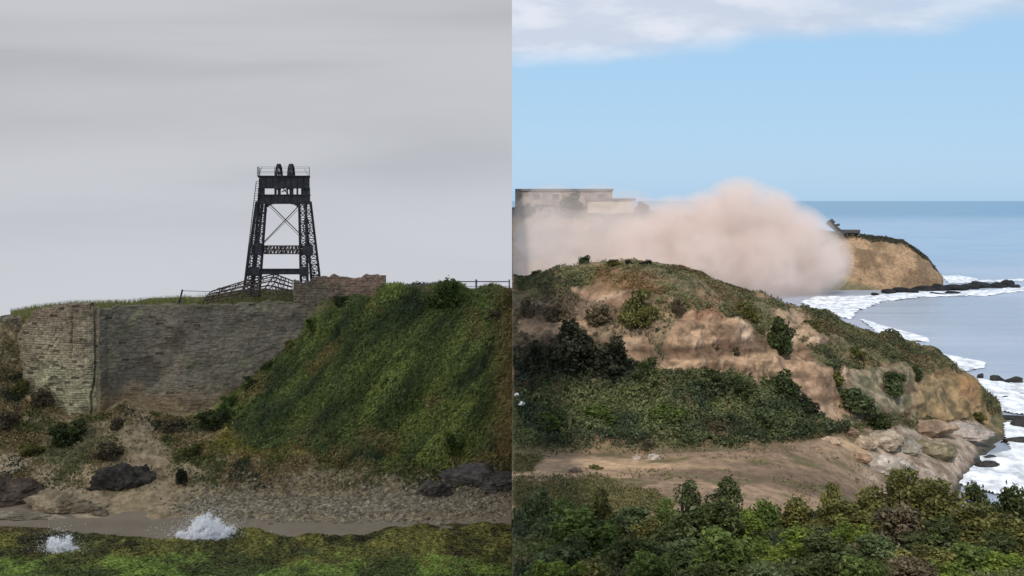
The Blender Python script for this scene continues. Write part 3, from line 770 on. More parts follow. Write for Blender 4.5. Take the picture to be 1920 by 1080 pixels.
def build_left_shore():
    # sand
    us = np.linspace(-500, 958, 160)
    cols = [(px, [('z', -.1, 92), ('z', .08, 98), ('z', .2, 101.5), ('z', .55, 105.5), ('z', 1.0, 110)]) for px in (-500, 200, 600, 958)]
    G = grid_from_cols(cols, us, [6, 8, 10, 8], 1); sh = G.shape; V = G.reshape(-1, 3); V[:, 2] += .05*fbm(V, 6, 3, 81)
    f = fbm(V, 9, 3, 82, stretch=(.4, 2, 1))*.5+.5
    c = mixc(lin(122, 110, 92, 1.1), lin(104, 94, 80, 1.05), f)
    tag(grid_mesh('beach', V.reshape(sh), M['sand'], c), 'strip of smooth grey sand between the tidal rocks and the scree', kind='structure')
    # tidal shelf
    us = np.concatenate([np.linspace(-700, -20, 60), np.linspace(-15, 959, 520)])
    cols = [(px, [('z', -.6, 40), ('z', .05, 78), ('z', .25, 86), ('z', .30, 92), ('z', .25, 97.5), ('z', -.1, 101.5), ('z', -.6, 103)]) for px in (-700, 959)]
    G = grid_from_cols(cols, us, [20, 30, 50, 46, 24, 6], 1); sh = G.shape; V = G.reshape(-1, 3); px, py = proj(V)
    nn = fbm(V, 4.0, 4, 84, stretch=(.7, 1, 1)); n2 = fbm(V, 1.0, 3, 85)
    # photo rows of the hump line along the shelf
    far = np.interp(px, [-100, 60, 170, 230, 330, 420, 480, 560, 640, 700, 800, 960], [1000, 990, 1000, 1008, 1010, 1008, 1000, 1015, 1012, 1000, 985, 985])
    band = ss(py, far-2, far+8)*ss(py, 1050, 1030)
    gap = poly_mask(px, py, [(85,1030),(140,1025),(190,1040),(190,1060),(80,1055)], 8)
    V[:, 2] += band*(.05+1.1*np.clip(nn+.18, 0, 1)+.3*n2)*(1-gap*.8)+(1-band)*(.22*nn+.14*n2)
    V[:, 2] -= ss(far-py, -2, 8)*.7
    V[:, 2] -= ss(V[:, 1], 90, 60)*.3
    px, py = proj(V); f = fbm(V, 2.2, 4, 86)*.5+.5; f3 = fbm(V, 6, 3, 87, stretch=(.35, 1, 1))*.5+.5
    f = ss(f, .3, .7)
    yel = mixc(lin(110, 106, 54, 1.35), lin(72, 74, 42, 1.1), f)
    brn = lin(82, 68, 52, 1.2)
    grn = mixc(lin(104, 120, 54, 1.5), lin(74, 88, 44, 1.25), f)
    c = mixc(yel, brn, ss(f3, .5, .66)*.85)
    c = mixc(c, grn, ss(py+70*(f3-.5)+30*n2, 1030, 1054)*(1-.5*ss(f, .6, .9)))
    c = mixc(c, brn, ss(f3, .58, .7)*.3)
    hi = ss(V[:, 2], .6, 1.5); c = mixc(c, lin(120, 112, 50, 1.3), hi*.5); c = mixc(c, lin(52, 44, 34, .9), ss(fbm(V, 1.7, 4, 88), .05, .4)*(.75-.4*ss(py, 1035, 1055)))
    G = V.reshape(sh); V[:, 0] = np.minimum(V[:, 0], 0)
    tag(grid_mesh('tidal_rocks', G, M['earth'], c), 'low tidal rocks under green and yellow seaweed along the shore', kind='structure')
    n = 50000; wgt = np.where((G[..., 1] > 84) & (pyL[0, 0] > -1e9), 1.0, 0)
    pt, nr, i, j = sample_grid(G, n, wgt*np.where(py.reshape(sh[:2]) < 1100, 1, 0)*np.where(px.reshape(sh[:2]) > -10, 1, 0))
    cg = c.reshape(sh)[i, j]*(.6+.9*RNG.random((n, 1)))
    tag(leaves('seaweed', pt+np.array((0, 0, .03)), .08+.14*RNG.random(n)**2, cg, bias=np.tile((0, 0, 1.), (n, 1)), biask=1.6, side=-1), 'green and yellow brown seaweed matted over the tidal rocks', 'seaweed', kind='stuff')
    # scree: pale angular stones, uncountable
    n = 9000
    w0 = .8*ss(pyL, 925, 955)*ss(pxL, 290, 400)*np.where((pxL < 960) & (GL[..., 1] > 103.2), 1, 0)+.14*ss(pyL, 850, 920)*ss(pxL, 330, 420)*(1-ivyL)
    w0 = np.where(GL[..., 1] < 112, w0, 0)
    pt, nr, i, j = sample_grid(GL, n, w0)
    pt[:, 2] += .05
    s = (.04+.17*RNG.random(n)**4)
    base = np.array([[-1, -1, -.6], [1, -1, -.6], [1, 1, -.6], [-1, 1, -.6], [-.7, -.8, .6], [.8, -.6, .5], [.6, .7, .7], [-.8, .6, .5]])
    V = base[None]*s[:, None, None]*(1+.5*(RNG.random((n, 8, 3))-.5))*np.array((1.25, 1, .8))
    th = RNG.random(n)*6.28; ct, st = np.cos(th)[:, None], np.sin(th)[:, None]
    V = np.stack([V[..., 0]*ct-V[..., 1]*st, V[..., 0]*st+V[..., 1]*ct, V[..., 2]], -1)+pt[:, None]
    V = V[(V[..., 0] < -.02).all(1)]; n = len(V)
    fb = np.array([[0, 3, 2, 1], [4, 5, 6, 7], [0, 1, 5, 4], [1, 2, 6, 5], [2, 3, 7, 6], [3, 0, 4, 7]])
    Fq = (np.arange(n)[:, None, None]*8+fb[None]).reshape(-1, 4)
    cc = mixc(lin(146, 138, 118, 1.2), lin(98, 86, 68, 1.1), RNG.random(n)**.7)*(.75+.4*RNG.random((n, 1)))
    tag(mesh_np('scree', V.reshape(-1, 3), Fq, M['stone'], np.repeat(cc, 8, 0), False), 'band of pale loose stones along the foot of the slope', 'scree', kind='stuff')
    # named outcrops
    rock_mesh('rock_outcrop', P(232, 926, 109.2)+np.array((0, .3, 0)), (3.2, 2.2, 2.7), lin(58, 54, 48, 1.0), 5, 'near black jagged rock outcrop at the foot of the earth fan', res=5, rough=.9)
    rock_mesh('rock_outcrop', P(12, 930, 107.5), (3.4, 2.2, 2.2), lin(78, 66, 56, 1.2), 6, 'dark brown rock hump at the left edge of the beach', res=5, rough=.8)
    rock_mesh('rock_outcrop', P(118, 952, 104.8), (4.0, 1.8, 1.5), lin(124, 110, 88, 1.35), 7, 'rough tan sandstone hump on the sand, left of the black outcrop', res=5, rough=.7)
    rock_mesh('rock_outcrop', P(40, 972, 103), (4.4, 1.1, .55), lin(120, 110, 92, 1.35), 8, 'low flat tan ledge on the sand at the left edge', res=5, rough=.35)
    rock_mesh('rock', P(187, 962, 103.4), (.9, .5, .35), lin(84, 74, 60, 1.5), 9, 'small brown rock alone on the sand below the black outcrop')
    rock_mesh('rock_outcrop', P(905, 912, 108.2), (4.6, 1.8, 2.1), lin(74, 70, 66, 1.15), 12, 'dark grey rock outcrop at the foot of the brambles, right end of the beach', res=5, rough=.9)
    rock_mesh('rock_outcrop', P(820, 918, 107.2), (2.2, 1.2, 1.0), lin(66, 60, 54, 1.5), 13, 'brown black outcrop left of the dark grey one below the brambles', res=5, rough=.7)
    rock_mesh('rock', P(640, 964, 103.6), (.8, .4, .28), lin(74, 72, 66, 1.5), 14, 'dark flat stone at the edge of the scree above the sand')
    rock_mesh('rock', P(566, 1003, 99.6), (.7, .4, .22), lin(190, 185, 170, 1.6), 16, 'small pale stone on the sand beside the seaweed')
build_left_shore()

def spray_mat():
    m, t = mat_new('spray')
    d = t.node('ShaderNodeBsdfDiffuse', {'Color': (.97, .97, .98, 1)}); tr = t.node('ShaderNodeBsdfTranslucent', {'Color': (.97, .97, .98, 1)})
    mx = t.node('ShaderNodeMixShader', {0: .3, 1: d.outputs[0], 2: tr.outputs[0]})
    t.node('ShaderNodeOutputMaterial', {'Surface': mx.outputs[0]}); return m
M['spray'] = spray_mat()

# ------------------------------------------------------------------ shrubs
def shrub_mesh(seed, nleaf=2600, leaf=.045, lobes=9, tall=1.0, colA=None, colB=None, fine=1.0):
    """unit shrub about 1 wide (radius .5) and `tall` high: returns crown points, sizes, colours and stem MB"""
    rg = np.random.default_rng(seed)
    L = []
    for k in range(lobes):
        a = rg.random()*6.28; z = rg.uniform(.12, .86)*tall; r = rg.uniform(.05, .42)*math.sqrt(max(.05, 1-(z/tall)**2.2))
        L.append((np.array((math.cos(a)*r, math.sin(a)*r, z)), rg.uniform(.09, .20)*(1.15-.35*z/tall)*(12/max(lobes, 12))**.15))
    L.append((np.array((0, 0, .36*tall)), .30))
    C = []; S = []; K = []
    for c, r in L:
        n = int(nleaf*r*r/sum(q[1]**2 for q in L)); d = rand_unit(n, rg)
        rad = r*(1-.45*rg.random(n)**2)*(1+.45*fbm(d*1.4+c*9, .6, 3, seed)); p = c+d*rad[:, None]*np.array((1, 1, tall**.5))
        C.append(p); K.append(np.full(n, rg.random()))
    C = np.vstack(C); K = np.concatenate(K)
    tw = rg.random(len(C)) < .07; C[tw] += (C[tw]-np.array((0, 0, .4*tall)))*.25*rg.random((tw.sum(), 1))
    C[:, 2] = np.abs(C[:, 2])
    S = leaf*(.5+1.1*rg.random(len(C))**2)
    cA = colA if colA is not None else lin(92, 106, 52, 1.15); cB = colB if colB is not None else lin(56, 72, 40, .95)
    c = mixc(cB, cA, .55*K+.45*rg.random(len(C)))*(.75+.5*rg.random((len(C), 1)))
    mb = MB()
    for c0, r in L[:-1]:
        m_ = c0*np.array((.45, .45, .4)); mb.tube((0, 0, -.05), m_, .022, .014, 6); mb.tube(m_, c0, .014, .006, 6)
    return C, S, c, mb
def make_shrub(seed, **kw):
    C, S, c, mb = shrub_mesh(seed, **kw)
    e = empty('shrub', (0, 0, 0), '-', 'shrub'); rg = np.random.default_rng(seed+100)
    leaves('foliage', C, S, c, parent=e, rng=rg, bias=(C-np.array((0, 0, .35))), biask=1.0)
    mb.build('stem', M['bark'], e)
    return e
def copy_tree(o, parent=None):
    c = o.copy(); COL.objects.link(c); c.parent = parent
    for ch in list(o.children): copy_tree(ch, c)
    return c
PROTO = {}
GREENS = dict(
    olive=(lin(108, 104, 56, 1.25), lin(70, 72, 40, 1.05)), green=(lin(86, 100, 46, 1.25), lin(54, 66, 34, 1.05)),
    dark=(lin(72, 80, 44, 1.15), lin(46, 54, 32, 1.0)), bluish=(lin(88, 98, 62, 1.2), lin(58, 68, 44, 1.05)),
    twig=(lin(112, 100, 78, 1.0), lin(72, 66, 48, .95)), lime=(lin(106, 118, 46, 1.35), lin(70, 84, 36, 1.15)),
    black=(lin(58, 60, 44, 1.0), lin(36, 40, 30, .9)))
def shrub(kind, shape, loc, width, height, label, group=None, rot=None, cat='shrub'):
    key = (kind, shape)
    if key not in PROTO:
        A, B = GREENS[kind]
        nl, lf, tall, lb = {'near': (6500, .033, 1.0, 24), 'neartall': (7500, .030, 1.7, 26), 'mid': (3200, .042, .8, 20), 'low': (2200, .055, .6, 12), 'left': (3400, .04, .8, 20)}[shape]
        PROTO[key] = make_shrub(hash(kind+shape) % 1 + len(PROTO)*13+5, nleaf=nl, leaf=lf, lobes=lb, tall=tall, colA=A, colB=B); o = PROTO[key]; first = True
    else:
        o = copy_tree(PROTO[key])
    tall = {'near': 1.0, 'neartall': 1.7, 'mid': .8, 'low': .6, 'left': .8}[shape]
    o.location = loc; o.scale = (width, width, height/tall/.95); o.rotation_euler = (0, 0, random.uniform(0, 6.28) if rot is None else rot)
    tag(o, label, cat, group); return o
# left side shrubs
def zL(px, py):      # point of the left slope seen at a photo position
    d = (pxL-px)**2+(pyL-py)**2; d = np.where(GL[..., 1] < 126, d, 1e9); i, j = np.unravel_index(d.argmin(), d.shape); return GL[i, j].copy()
GSL = 'shrubs on the slope below the wall'
for (px, py, wd, h, kd, lb) in [
    (340, 905, 1.9, 1.7, 'black', 'small dark round bush at the foot of the slope, above the sand'),
    (125, 830, 5.0, 2.6, 'dark', 'dark green bush spreading below the pale bastion'),
    (40, 735, 2.6, 1.8, 'olive', 'olive bush growing against the broken left end of the wall'),
    (75, 760, 3.2, 2.0, 'twig', 'dry brown bush at the left foot of the pale bastion'),
    (15, 800, 3.4, 2.0, 'twig', 'dry brown thicket at the left edge of the slope'),
    (205, 860, 3.4, 2.0, 'twig', 'brown twiggy bush just above the black outcrop'),
    (400, 800, 4.5, 2.2, 'dark', 'dark bush where the brambles meet the foot of the dark wall'),
    (222, 800, 2.2, 1.4, 'twig', 'brown weedy bush against the seam between the pale and dark walls'),
    (318, 805, 3.0, 1.3, 'twig', 'brown weedy bush at the foot of the dark wall, right of the earth fan'),
    (360, 850, 3.4, 1.4, 'olive', 'olive bush on the slope below the dark wall'),
    (60, 850, 3.6, 1.5, 'olive', 'olive brown bush above the dark brown hump at the left edge'),
    (432, 762, 2.8, 1.5, 'green', 'low green bush against the dark wall, lowest on the diagonal edge of the brambles'),
    (468, 728, 2.2, 1.6, 'dark', 'dark green bush against the dark wall, second from the bottom of the diagonal edge'),
    (508, 690, 2.6, 1.3, 'green', 'green bush against the dark wall, third from the bottom of the diagonal edge'),
    (545, 655, 1.8, 1.5, 'olive', 'olive bush against the dark wall, fourth from the bottom of the diagonal edge'),
    (590, 612, 2.4, 1.4, 'green', 'green bush against the dark wall near the top of the diagonal edge'),
    (640, 570, 2.4, 1.3, 'dark', 'dark bush in front of the stone hut at the top of the diagonal edge'),
    (835, 575, 4.6, 3.4, 'green', 'dark green bush forming the peak of the bramble slope under the railing'),
    (850, 850, 3.0, 2.4, 'green', 'green bush low on the slope above the dark outcrops'),
    (925, 600, 2.4, 1.5, 'twig', 'brown dry bush near the crest at the right edge of the bramble slope')]:
    p = zL(px, py); p[0] = min(p[0], -wd*.55)
    shrub(kd, 'left', p-np.array((0, 0, .35)), wd, h, lb, GSL)

# ------------------------------------------------------------------ RIGHT: hill and clearing
def build_hill():
    def back(*r): return list(r)+[('z', 12, 150), ('z', -4, 185)]
    cols = [
     (960,  back((975,74),(905,86),(850,97),(760,104),(680,109),(590,117),(511,126))),
     (1060, back((975,74),(905,86),(850,97),(760,104),(680,109),(585,116),(498,127))),
     (1100, back((975,74),(903,86.5),(850,97),(760,104),(680,109),(580,115),(493,128))),
     (1240, back((975,74),(900,87),(848,97),(765,103.5),(690,107),(565,111),(491,127))),
     (1290, back((975,74),(900,87),(845,97.5),(765,103.5),(692,107),(565,111),(495,127))),
     (1340, back((975,74),(900,88),(842,98),(760,105),(694,108),(590,111.5),(512,128))),
     (1400, back((970,76),(898,89),(838,99),(755,106),(700,109.5),(610,113.5),(540,129))),
     (1440, back((965,78),(895,90),(835,100),(750,107.5),(690,111.5),(620,117),(553,130))),
     (1540, [(955,84),(880,96),(820,106),(770,110),(700,114.5),(640,123),(580,137),('z',8,152),('z',-4,180)]),
     (1640, [(945,92),(870,106),(800,116),(760,119.5),(700,125),(660,133),(618,143),('z',5,158),('z',-4,180)]),
     (1740, [(930,102),(860,115),(800,128),(765,131),(715,136),(690,143),(655,152),('z',4,160),('z',-4,180)]),
     (1800, [('z',-.8,110),(853,121.5),(790,137),(765,139),(725,142),(712,148),(695,154),('z',2,160),('z',-4,175)]),
     (1832, [('z',-1.3,114),('z',.25,126),(787,142),(765,143.5),(732,145.5),(722,150),(712,155),('z',1,160),('z',-4,170)]),
     (1846, [('z',-1.6,116),('z',.1,128),('z',1.0,141),('z',2.0,144),('z',2.8,147),('z',2.5,151),('z',1.5,155),('z',-1,158),('z',-4,165)]),
     (1880, [('z',-2,117),('z',-.4,130),('z',.5,139),('z',.5,143),('z',.2,147),('z',-.3,151),('z',-.6,155),('z',-2,158),('z',-4,165)]),
     (1940, [('z',-3,117),('z',-1.4,130),('z',-.6,139),('z',-.5,143),('z',-1,147),('z',-1,151),('z',-1.5,155),('z',-2,158),('z',-4,165)]),
     (2100, [('z',-3,117),('z',-3,130),('z',-3,139),('z',-3,143),('z',-3,147),('z',-3,151),('z',-3,155),('z',-4,158),('z',-5,165)]),
    ]
    us = np.concatenate([np.linspace(960, 1900, 560), np.linspace(1905, 2100, 30)])
    G = grid_from_cols(cols, us, [24, 24, 26, 30, 44, 28, 12, 8], 2)
    N = grid_normals(G)
    if N[200, 60, 2] < 0: N = -N
    sh = G.shape; V = G.reshape(-1, 3); px, py = proj(V)
    rows = np.tile(np.arange(sh[1]), sh[0])
    clear = ss(rows.astype(float), 54, 44)
    slope = 1-clear
    d = slope*(1.5*fbm(V, 7, 4, 91)+.75*fbm(V, 2.2, 4, 92))+clear*(.22*fbm(V, 5, 4, 93, stretch=(.5, 1, 1))+.10*fbm(V, 1.1, 3, 193))
    ochre = ss(px, 1560, 1640)
    ridge = 1-np.abs(fbm(V, 3.0, 4, 94, stretch=(1, 1, .45)))*2
    d += slope*ochre*.55*(ridge-.5)
    ledge = vn(np.stack([V[:, 0]*.18, V[:, 1]*.18, V[:, 2]*1.5+.8*fbm(V, 3, 2, 98)], 1), 99)*2-1
    gul = 1-2*np.abs(fbm(V, 2.2, 4, 100, stretch=(1, 1, .35)))
    d += slope*(.42*ledge+.7*(gul-.4)+.30*(1-2*np.abs(fbm(V, .8, 3, 191, stretch=(1, 1, .6)))))*ss(rows.astype(float), 95, 108)*ss(rows.astype(float), 160, 146)
    d *= ss(V[:, 2], -1.5, 2.5)*np.where(rows > 176, .35, 1)
    fade = ss(px, 962, 985); d *= (.3+.7*fade)
    V = V+N.reshape(-1, 3)*d[:, None]; V[:, 0] = np.maximum(V[:, 0], 0); 
    # the shelf of slabs at the point
    slab = ss(px, 1600, 1660)*clear
    V[:, 2] += slab*.35*np.round(fbm(V, 4, 2, 95)*3)/2
    G = V.reshape(sh); px, py = proj(V)
    wx, wy = px+16*fbm(V, 2.5, 3, 96), py+14*fbm(V, 2.5, 3, 97)
    wx = wx+7*fbm(V, .6, 3, 196); wy = wy+7*fbm(V, .6, 3, 197)
    pm = lambda poly, s=4: poly_mask(wx, wy, poly, s)
    rock = np.maximum.reduce([
        pm([(1232,650),(1262,600),(1290,585),(1340,588),(1400,600),(1418,625),(1428,700),(1425,728),(1392,700),(1300,694),(1235,690)]),
        pm([(1415,640),(1450,610),(1520,650),(1500,700),(1440,720),(1418,700)])*.6, pm([(1100,560),(1240,566),(1290,585),(1240,640),(1130,640)])*.32, pm([(1510,700),(1600,690),(1640,760),(1600,800),(1540,790)])*.5,
        pm([(1068,540),(1150,542),(1222,548),(1232,562),(1180,575),(1100,568),(1080,560)]),
        pm([(1440,682),(1495,640),(1545,690),(1585,740),(1590,775),(1560,792),(1515,765),(1480,720)]),
        pm([(1580,690),(1700,685),(1730,725),(1715,775),(1640,770),(1590,750)])*.9, pm([(1445,570),(1500,590),(1560,640),(1530,650),(1470,620)])*.55,
        pm([(1698,704),(1780,696),(1845,708),(1850,790),(1770,792),(1700,780)])*1.0,
        pm([(1120,630),(1215,625),(1235,690),(1160,665)])*.6, pm([(965,598),(1030,590),(1120,610),(1100,625),(965,630)])*.5,
        pm([(1570,560),(1620,600),(1700,660),(1690,680),(1600,640)], 5)*.0])
    f = fbm(V, 4, 4, 101)*.5+.5; f2 = fbm(V, 1.1, 3, 102)*.5+.5; f3 = fbm(V, 3, 4, 103, stretch=(.4, .4, 2.2))*.5+.5
    sandst = mixc(lin(180, 150, 122, .82), lin(138, 112, 90, .74), ss(f3, .4, .62))
    sandst = mixc(sandst, lin(210, 184, 158, .92), ss(f, .55, .75)*.6); sandst = mixc(sandst, lin(104, 84, 66, .75), ss(f2, .5, .7)*.6)
    orange = pm([(1288,562),(1340,556),(1356,592),(1300,598)], 9)
    ochr = mixc(lin(160, 134, 98, .8), lin(118, 104, 76, .75), ss(f2, .4, .65)); ochr = mixc(ochr, lin(160, 124, 88, .8), pm([(1790,705),(1842,712),(1840,750),(1800,745)], 10)*.8)
    greyr = mixc(lin(150, 134, 112, .8), lin(108, 104, 80, .75), ss(f2, .4, .62))
    r_c = mixc(mixc(sandst, greyr, ss(px, 1570, 1610)), ochr, ss(px, 1690, 1740))
    r_c = mixc(r_c, lin(92, 72, 56, .75), ss(f3, .58, .7)*.75)
    vgt = mixc(lin(98, 92, 66, .95), lin(124, 104, 80, .95), ss(f, .45, .65)); vgt = mixc(vgt, lin(60, 66, 42, .9), ss(f2, .5, .7)*.7)
    c = mixc(vgt, r_c, np.clip(rock*1.4-ss(f2, .62, .75)*.5, 0, 1)); c = mixc(c, lin(150, 108, 84, .78), orange*.8)
    btop = pm([(1120,505),(1225,508),(1240,545),(1100,545)], 12); c = mixc(c, mixc(lin(132, 100, 72, .85), lin(98, 82, 54, .85), f2), btop*.85)
    twg = pm([(960,560),(1110,560),(1230,600),(1225,660),(1120,650),(960,660)], 16); c = mixc(c, mixc(lin(128, 108, 92, .8), lin(88, 74, 62, .8), f2), twg*.7*(1-rock))
    soil = mixc(lin(150, 126, 102, .82), lin(116, 96, 78, .78), ss(fbm(V, 6, 4, 104, stretch=(.3, 1, 1)), -.25, .35))
    soil = mixc(soil, lin(186, 156, 122, .9), ss(fbm(V, 5, 3, 105, stretch=(.3, 1.4, 1)), .1, .5)*.8)
    soil = mixc(soil, lin(88, 84, 54, .9), ss(fbm(V, 2.6, 4, 106, stretch=(.6, 1.4, 1)), .02, .32)*.75)
    gcl = pm([(960,850),(1010,855),(1000,885),(960,890)], 8)+pm([(965,905),(1120,898),(1180,915),(1260,945),(1180,985),(960,990)], 9)
    soil = mixc(soil, mixc(lin(80, 88, 58, .95), lin(92, 82, 62, .95), f2), np.clip(gcl, 0, 1)*.8)
    shelf = mixc(lin(176, 158, 140, .85), lin(134, 116, 98, .82), ss(f2, .4, .6)); soil = mixc(soil, shelf, slab)
    wet = ss(V[:, 2], 1.0, .2); soil = mixc(soil, lin(74, 70, 62, .9), wet*ss(px, 1700, 1780))
    c = mixc(c, soil, clear)
    tag(grid_mesh('hill', G, M['rock'], c), 'rounded coastal hill with sandstone faces above a bare clearing', kind='structure')
    return G, (rock.clip(0, 1)).reshape(sh[:2]), clear.reshape(sh[:2]), px.reshape(sh[:2]), py.reshape(sh[:2]), twg.reshape(sh[:2]), btop.reshape(sh[:2]), gcl.clip(0, 1).reshape(sh[:2])
GR, rockR, clearR, pxR, pyR, twR, btR, gcR = build_hill()
def zR(px, py):
    d = (pxR-px)**2+(pyR-py)**2; i, j = np.unravel_index(d.argmin(), d.shape); return GR[i, j].copy()

def scatter_hill():
    V = GR.reshape(-1, 3); vis = np.where((pxR > 962) & (pxR < 1930) & (GR[..., 2] > 1.6), 1.0, 0)
    n = 120000
    patch = ss(fbm(V, 2.6, 4, 111), -.25, .1).reshape(pxR.shape)
    rowi = np.tile(np.arange(GR.shape[1]), (GR.shape[0], 1))
    lowz = np.clip(ss(rowi, 48, 54)*ss(rowi, 122, 100)*1.6*ss(pxR, 1640, 1540), 0, 2)
    wgt = vis*(1-clearR)*(1-np.clip(rockR*2.2, 0, 1))*(.07+patch+lowz)*np.where(rowi < 182, 1, 0)
    pt, nr, i, j = sample_grid(GR, n, wgt)
    if nr[:, 2].mean() < 0: nr = -nr
    lz = lowz[i, j].clip(0, 1); lump = np.clip(fbm(pt, 1.5, 3, 112)+.1, 0, 1)
    C = pt+nr*(RNG.random(n)*.22+lz*RNG.random(n)*.4+lump*(.25+.9*lz))[:, None]
    k = fbm(pt, 3.5, 4, 113); f = RNG.random(n)
    top_c = mixc(lin(104, 102, 70, 1.15), lin(74, 78, 54, 1.05), ss(k, -.2, .3)); top_c = mixc(top_c, lin(118, 92, 64, 1.0), np.clip(btR[i, j]*.8+ss(fbm(pt, 5, 3, 114), .15, .45)*.5, 0, 1))
    low_c = mixc(lin(92, 98, 62, 1.2), lin(62, 72, 50, 1.05), ss(k, -.25, .25)); low_c = mixc(low_c, lin(42, 50, 44, .85), ss(pyR[i, j], 760, 700)*ss(pxR[i, j], 1230, 1150)*.8)
    a = mixc(top_c, low_c, lz); a = mixc(a, lin(112, 96, 82, .95), twR[i, j]*.75)
    a = a*(.72+.56*f[:, None])
    tag(leaves('scrub', C, .09+.10*RNG.random(n), a, bias=nr, biask=.8, side=1), 'low green and brown scrub covering the coastal hill', 'scrub', kind='stuff')
    n = 14000
    w2 = vis*clearR*(gcR+.12*ss(fbm(V, 2.5, 3, 117), .1, .4).reshape(pxR.shape)*ss(pxR, 1650, 1600))*np.where(GR[..., 2] > 2.5, 1, 0)
    pt, nr, i, j = sample_grid(GR, n, w2)
    a = mixc(lin(86, 92, 54, 1.1), lin(112, 98, 66, 1.0), RNG.random(n))*(.6+.7*RNG.random((n, 1)))
    tag(leaves('weeds', pt+np.array((0, 0, .08))+RNG.normal(size=(n, 3))*.06, .07+.07*RNG.random(n), a, side=1), 'thin weeds in patches over the bare clearing', 'weeds', kind='stuff')
scatter_hill()

GH = 'bushes on the coastal hill'
hill_bushes = [
 (1095, 497, 2.6, 1.5, 'dark', 'dark round bush on the left of the hill crest'),
 (1150, 494, 2.4, .8, 'olive', 'low bush on the crest right of the dark round one'),
 (1180, 498, 1.6, .9, 'black', 'small blackish bush on the crest, middle of three'),
 (1212, 496, 1.8, .8, 'black', 'low blackish bush on the crest, right of the three'),
 (1005, 512, 1.8, .9, 'dark', 'small dark bush on the crest near the left end'),
 (1195, 615, 4.2, 4.2, 'olive', 'tall dark green bush left of the big pale sandstone face'),
 (1268, 585, 1.8, 1.8, 'twig', 'brown bush hanging at the upper left of the big sandstone face'),
 (1460, 660, 4.0, 3.8, 'dark', 'dark bluish green bush right of the big sandstone face'),
 (1340, 592, 3.4, 1.8, 'dark', 'dark bush overhanging the top of the big sandstone face'),
 (1400, 598, 3.0, 2.0, 'olive', 'olive bush on the upper right rim of the sandstone face'),
 (1345, 655, .8, .8, 'twig', 'small brown plant on the sandstone face, left of a pair'),
 (1378, 662, 1.0, 1.0, 'twig', 'small brown plant on the sandstone face, right of a pair'),
 (1075, 690, 7.0, 4.6, 'black', 'biggest blackish thicket at the foot of the hill near its left end'),
 (1150, 700, 5.0, 3.8, 'black', 'blackish bush right of the biggest thicket'),
 (1000, 700, 3.0, 3.4, 'black', 'blackish bush left of the biggest thicket at the hill foot'),
 (1215, 715, 3.0, 2.6, 'dark', 'dark bush below the left corner of the sandstone face'),
 (1045, 600, 3.4, 2.4, 'twig', 'grey brown leafless bush high on the left slope'),
 (1120, 610, 3.6, 2.4, 'twig', 'grey brown leafless bush midway up the left slope'),
 (985, 590, 2.2, 2.2, 'twig', 'leafless brown bush at the very left of the slope'),
 (1330, 722, 3.6, 2.0, 'dark', 'dark bush just below the middle of the sandstone face'),
 (1390, 745, 3.2, 2.2, 'dark', 'dark bush below the right half of the sandstone face'),
 (1470, 745, 4.6, 2.8, 'dark', 'broad dark bush below the second pale rock rib'),
 (1510, 775, 3.0, 2.0, 'black', 'blackish bush at the foot of the second pale rock rib'),
 (1430, 800, 3.6, 2.0, 'bluish', 'grey green bush in the thicket above the clearing'),
 (1250, 790, 4.2, 2.0, 'green', 'green bush in the thicket, middle of the hill foot'),
 (1120, 790, 4.4, 2.0, 'green', 'green bush in the thicket near the left of the hill foot'),
 (1030, 800, 3.6, 1.8, 'green', 'leftmost green bush in the thicket at the hill foot'),
 (1340, 815, 3.0, 1.6, 'twig', 'brown bush on the clearing edge below the sandstone face'),
 (1215, 838, 1.8, 1.1, 'twig', 'grey brown bush on the rim of the clearing'),
 (1600, 770, 5.0, 2.6, 'bluish', 'grey green bush at the foot of the ridge right of the ribs'),
 (1670, 740, 4.8, 3.0, 'bluish', 'grey green bush on the rocky ridge left of the ochre point'),
 (1640, 800, 4.6, 1.8, 'dark', 'dark bush low on the ridge above the pale boulders'),
 (1720, 712, 2.2, 1.8, 'dark', 'small dark bush on the ridge just left of the ochre point'),
 (1565, 720, 2.6, 2.0, 'olive', 'olive bush between the second rib and the grey rocks'),
 (1600, 668, 3.0, 1.4, 'olive', 'olive bush high on the ridge above the grey rocks'),
 (1520, 622, 3.4, 1.6, 'olive', 'olive bush on the ridge slope above the second rib'),
 (1830, 785, 2.8, 1.2, 'olive', 'green bush at the base of the ochre point'),
 (1118, 880, 2.0, .6, 'olive', 'low olive bush alone on the bare clearing'),
]
for px, py, wd, h, kd, lb in hill_bushes:
    p = zR(px, py); p[0] = max(p[0], wd*.6)
    shrub(kd, 'mid', p-np.array((0, 0, .3)), wd, h, lb, GH)

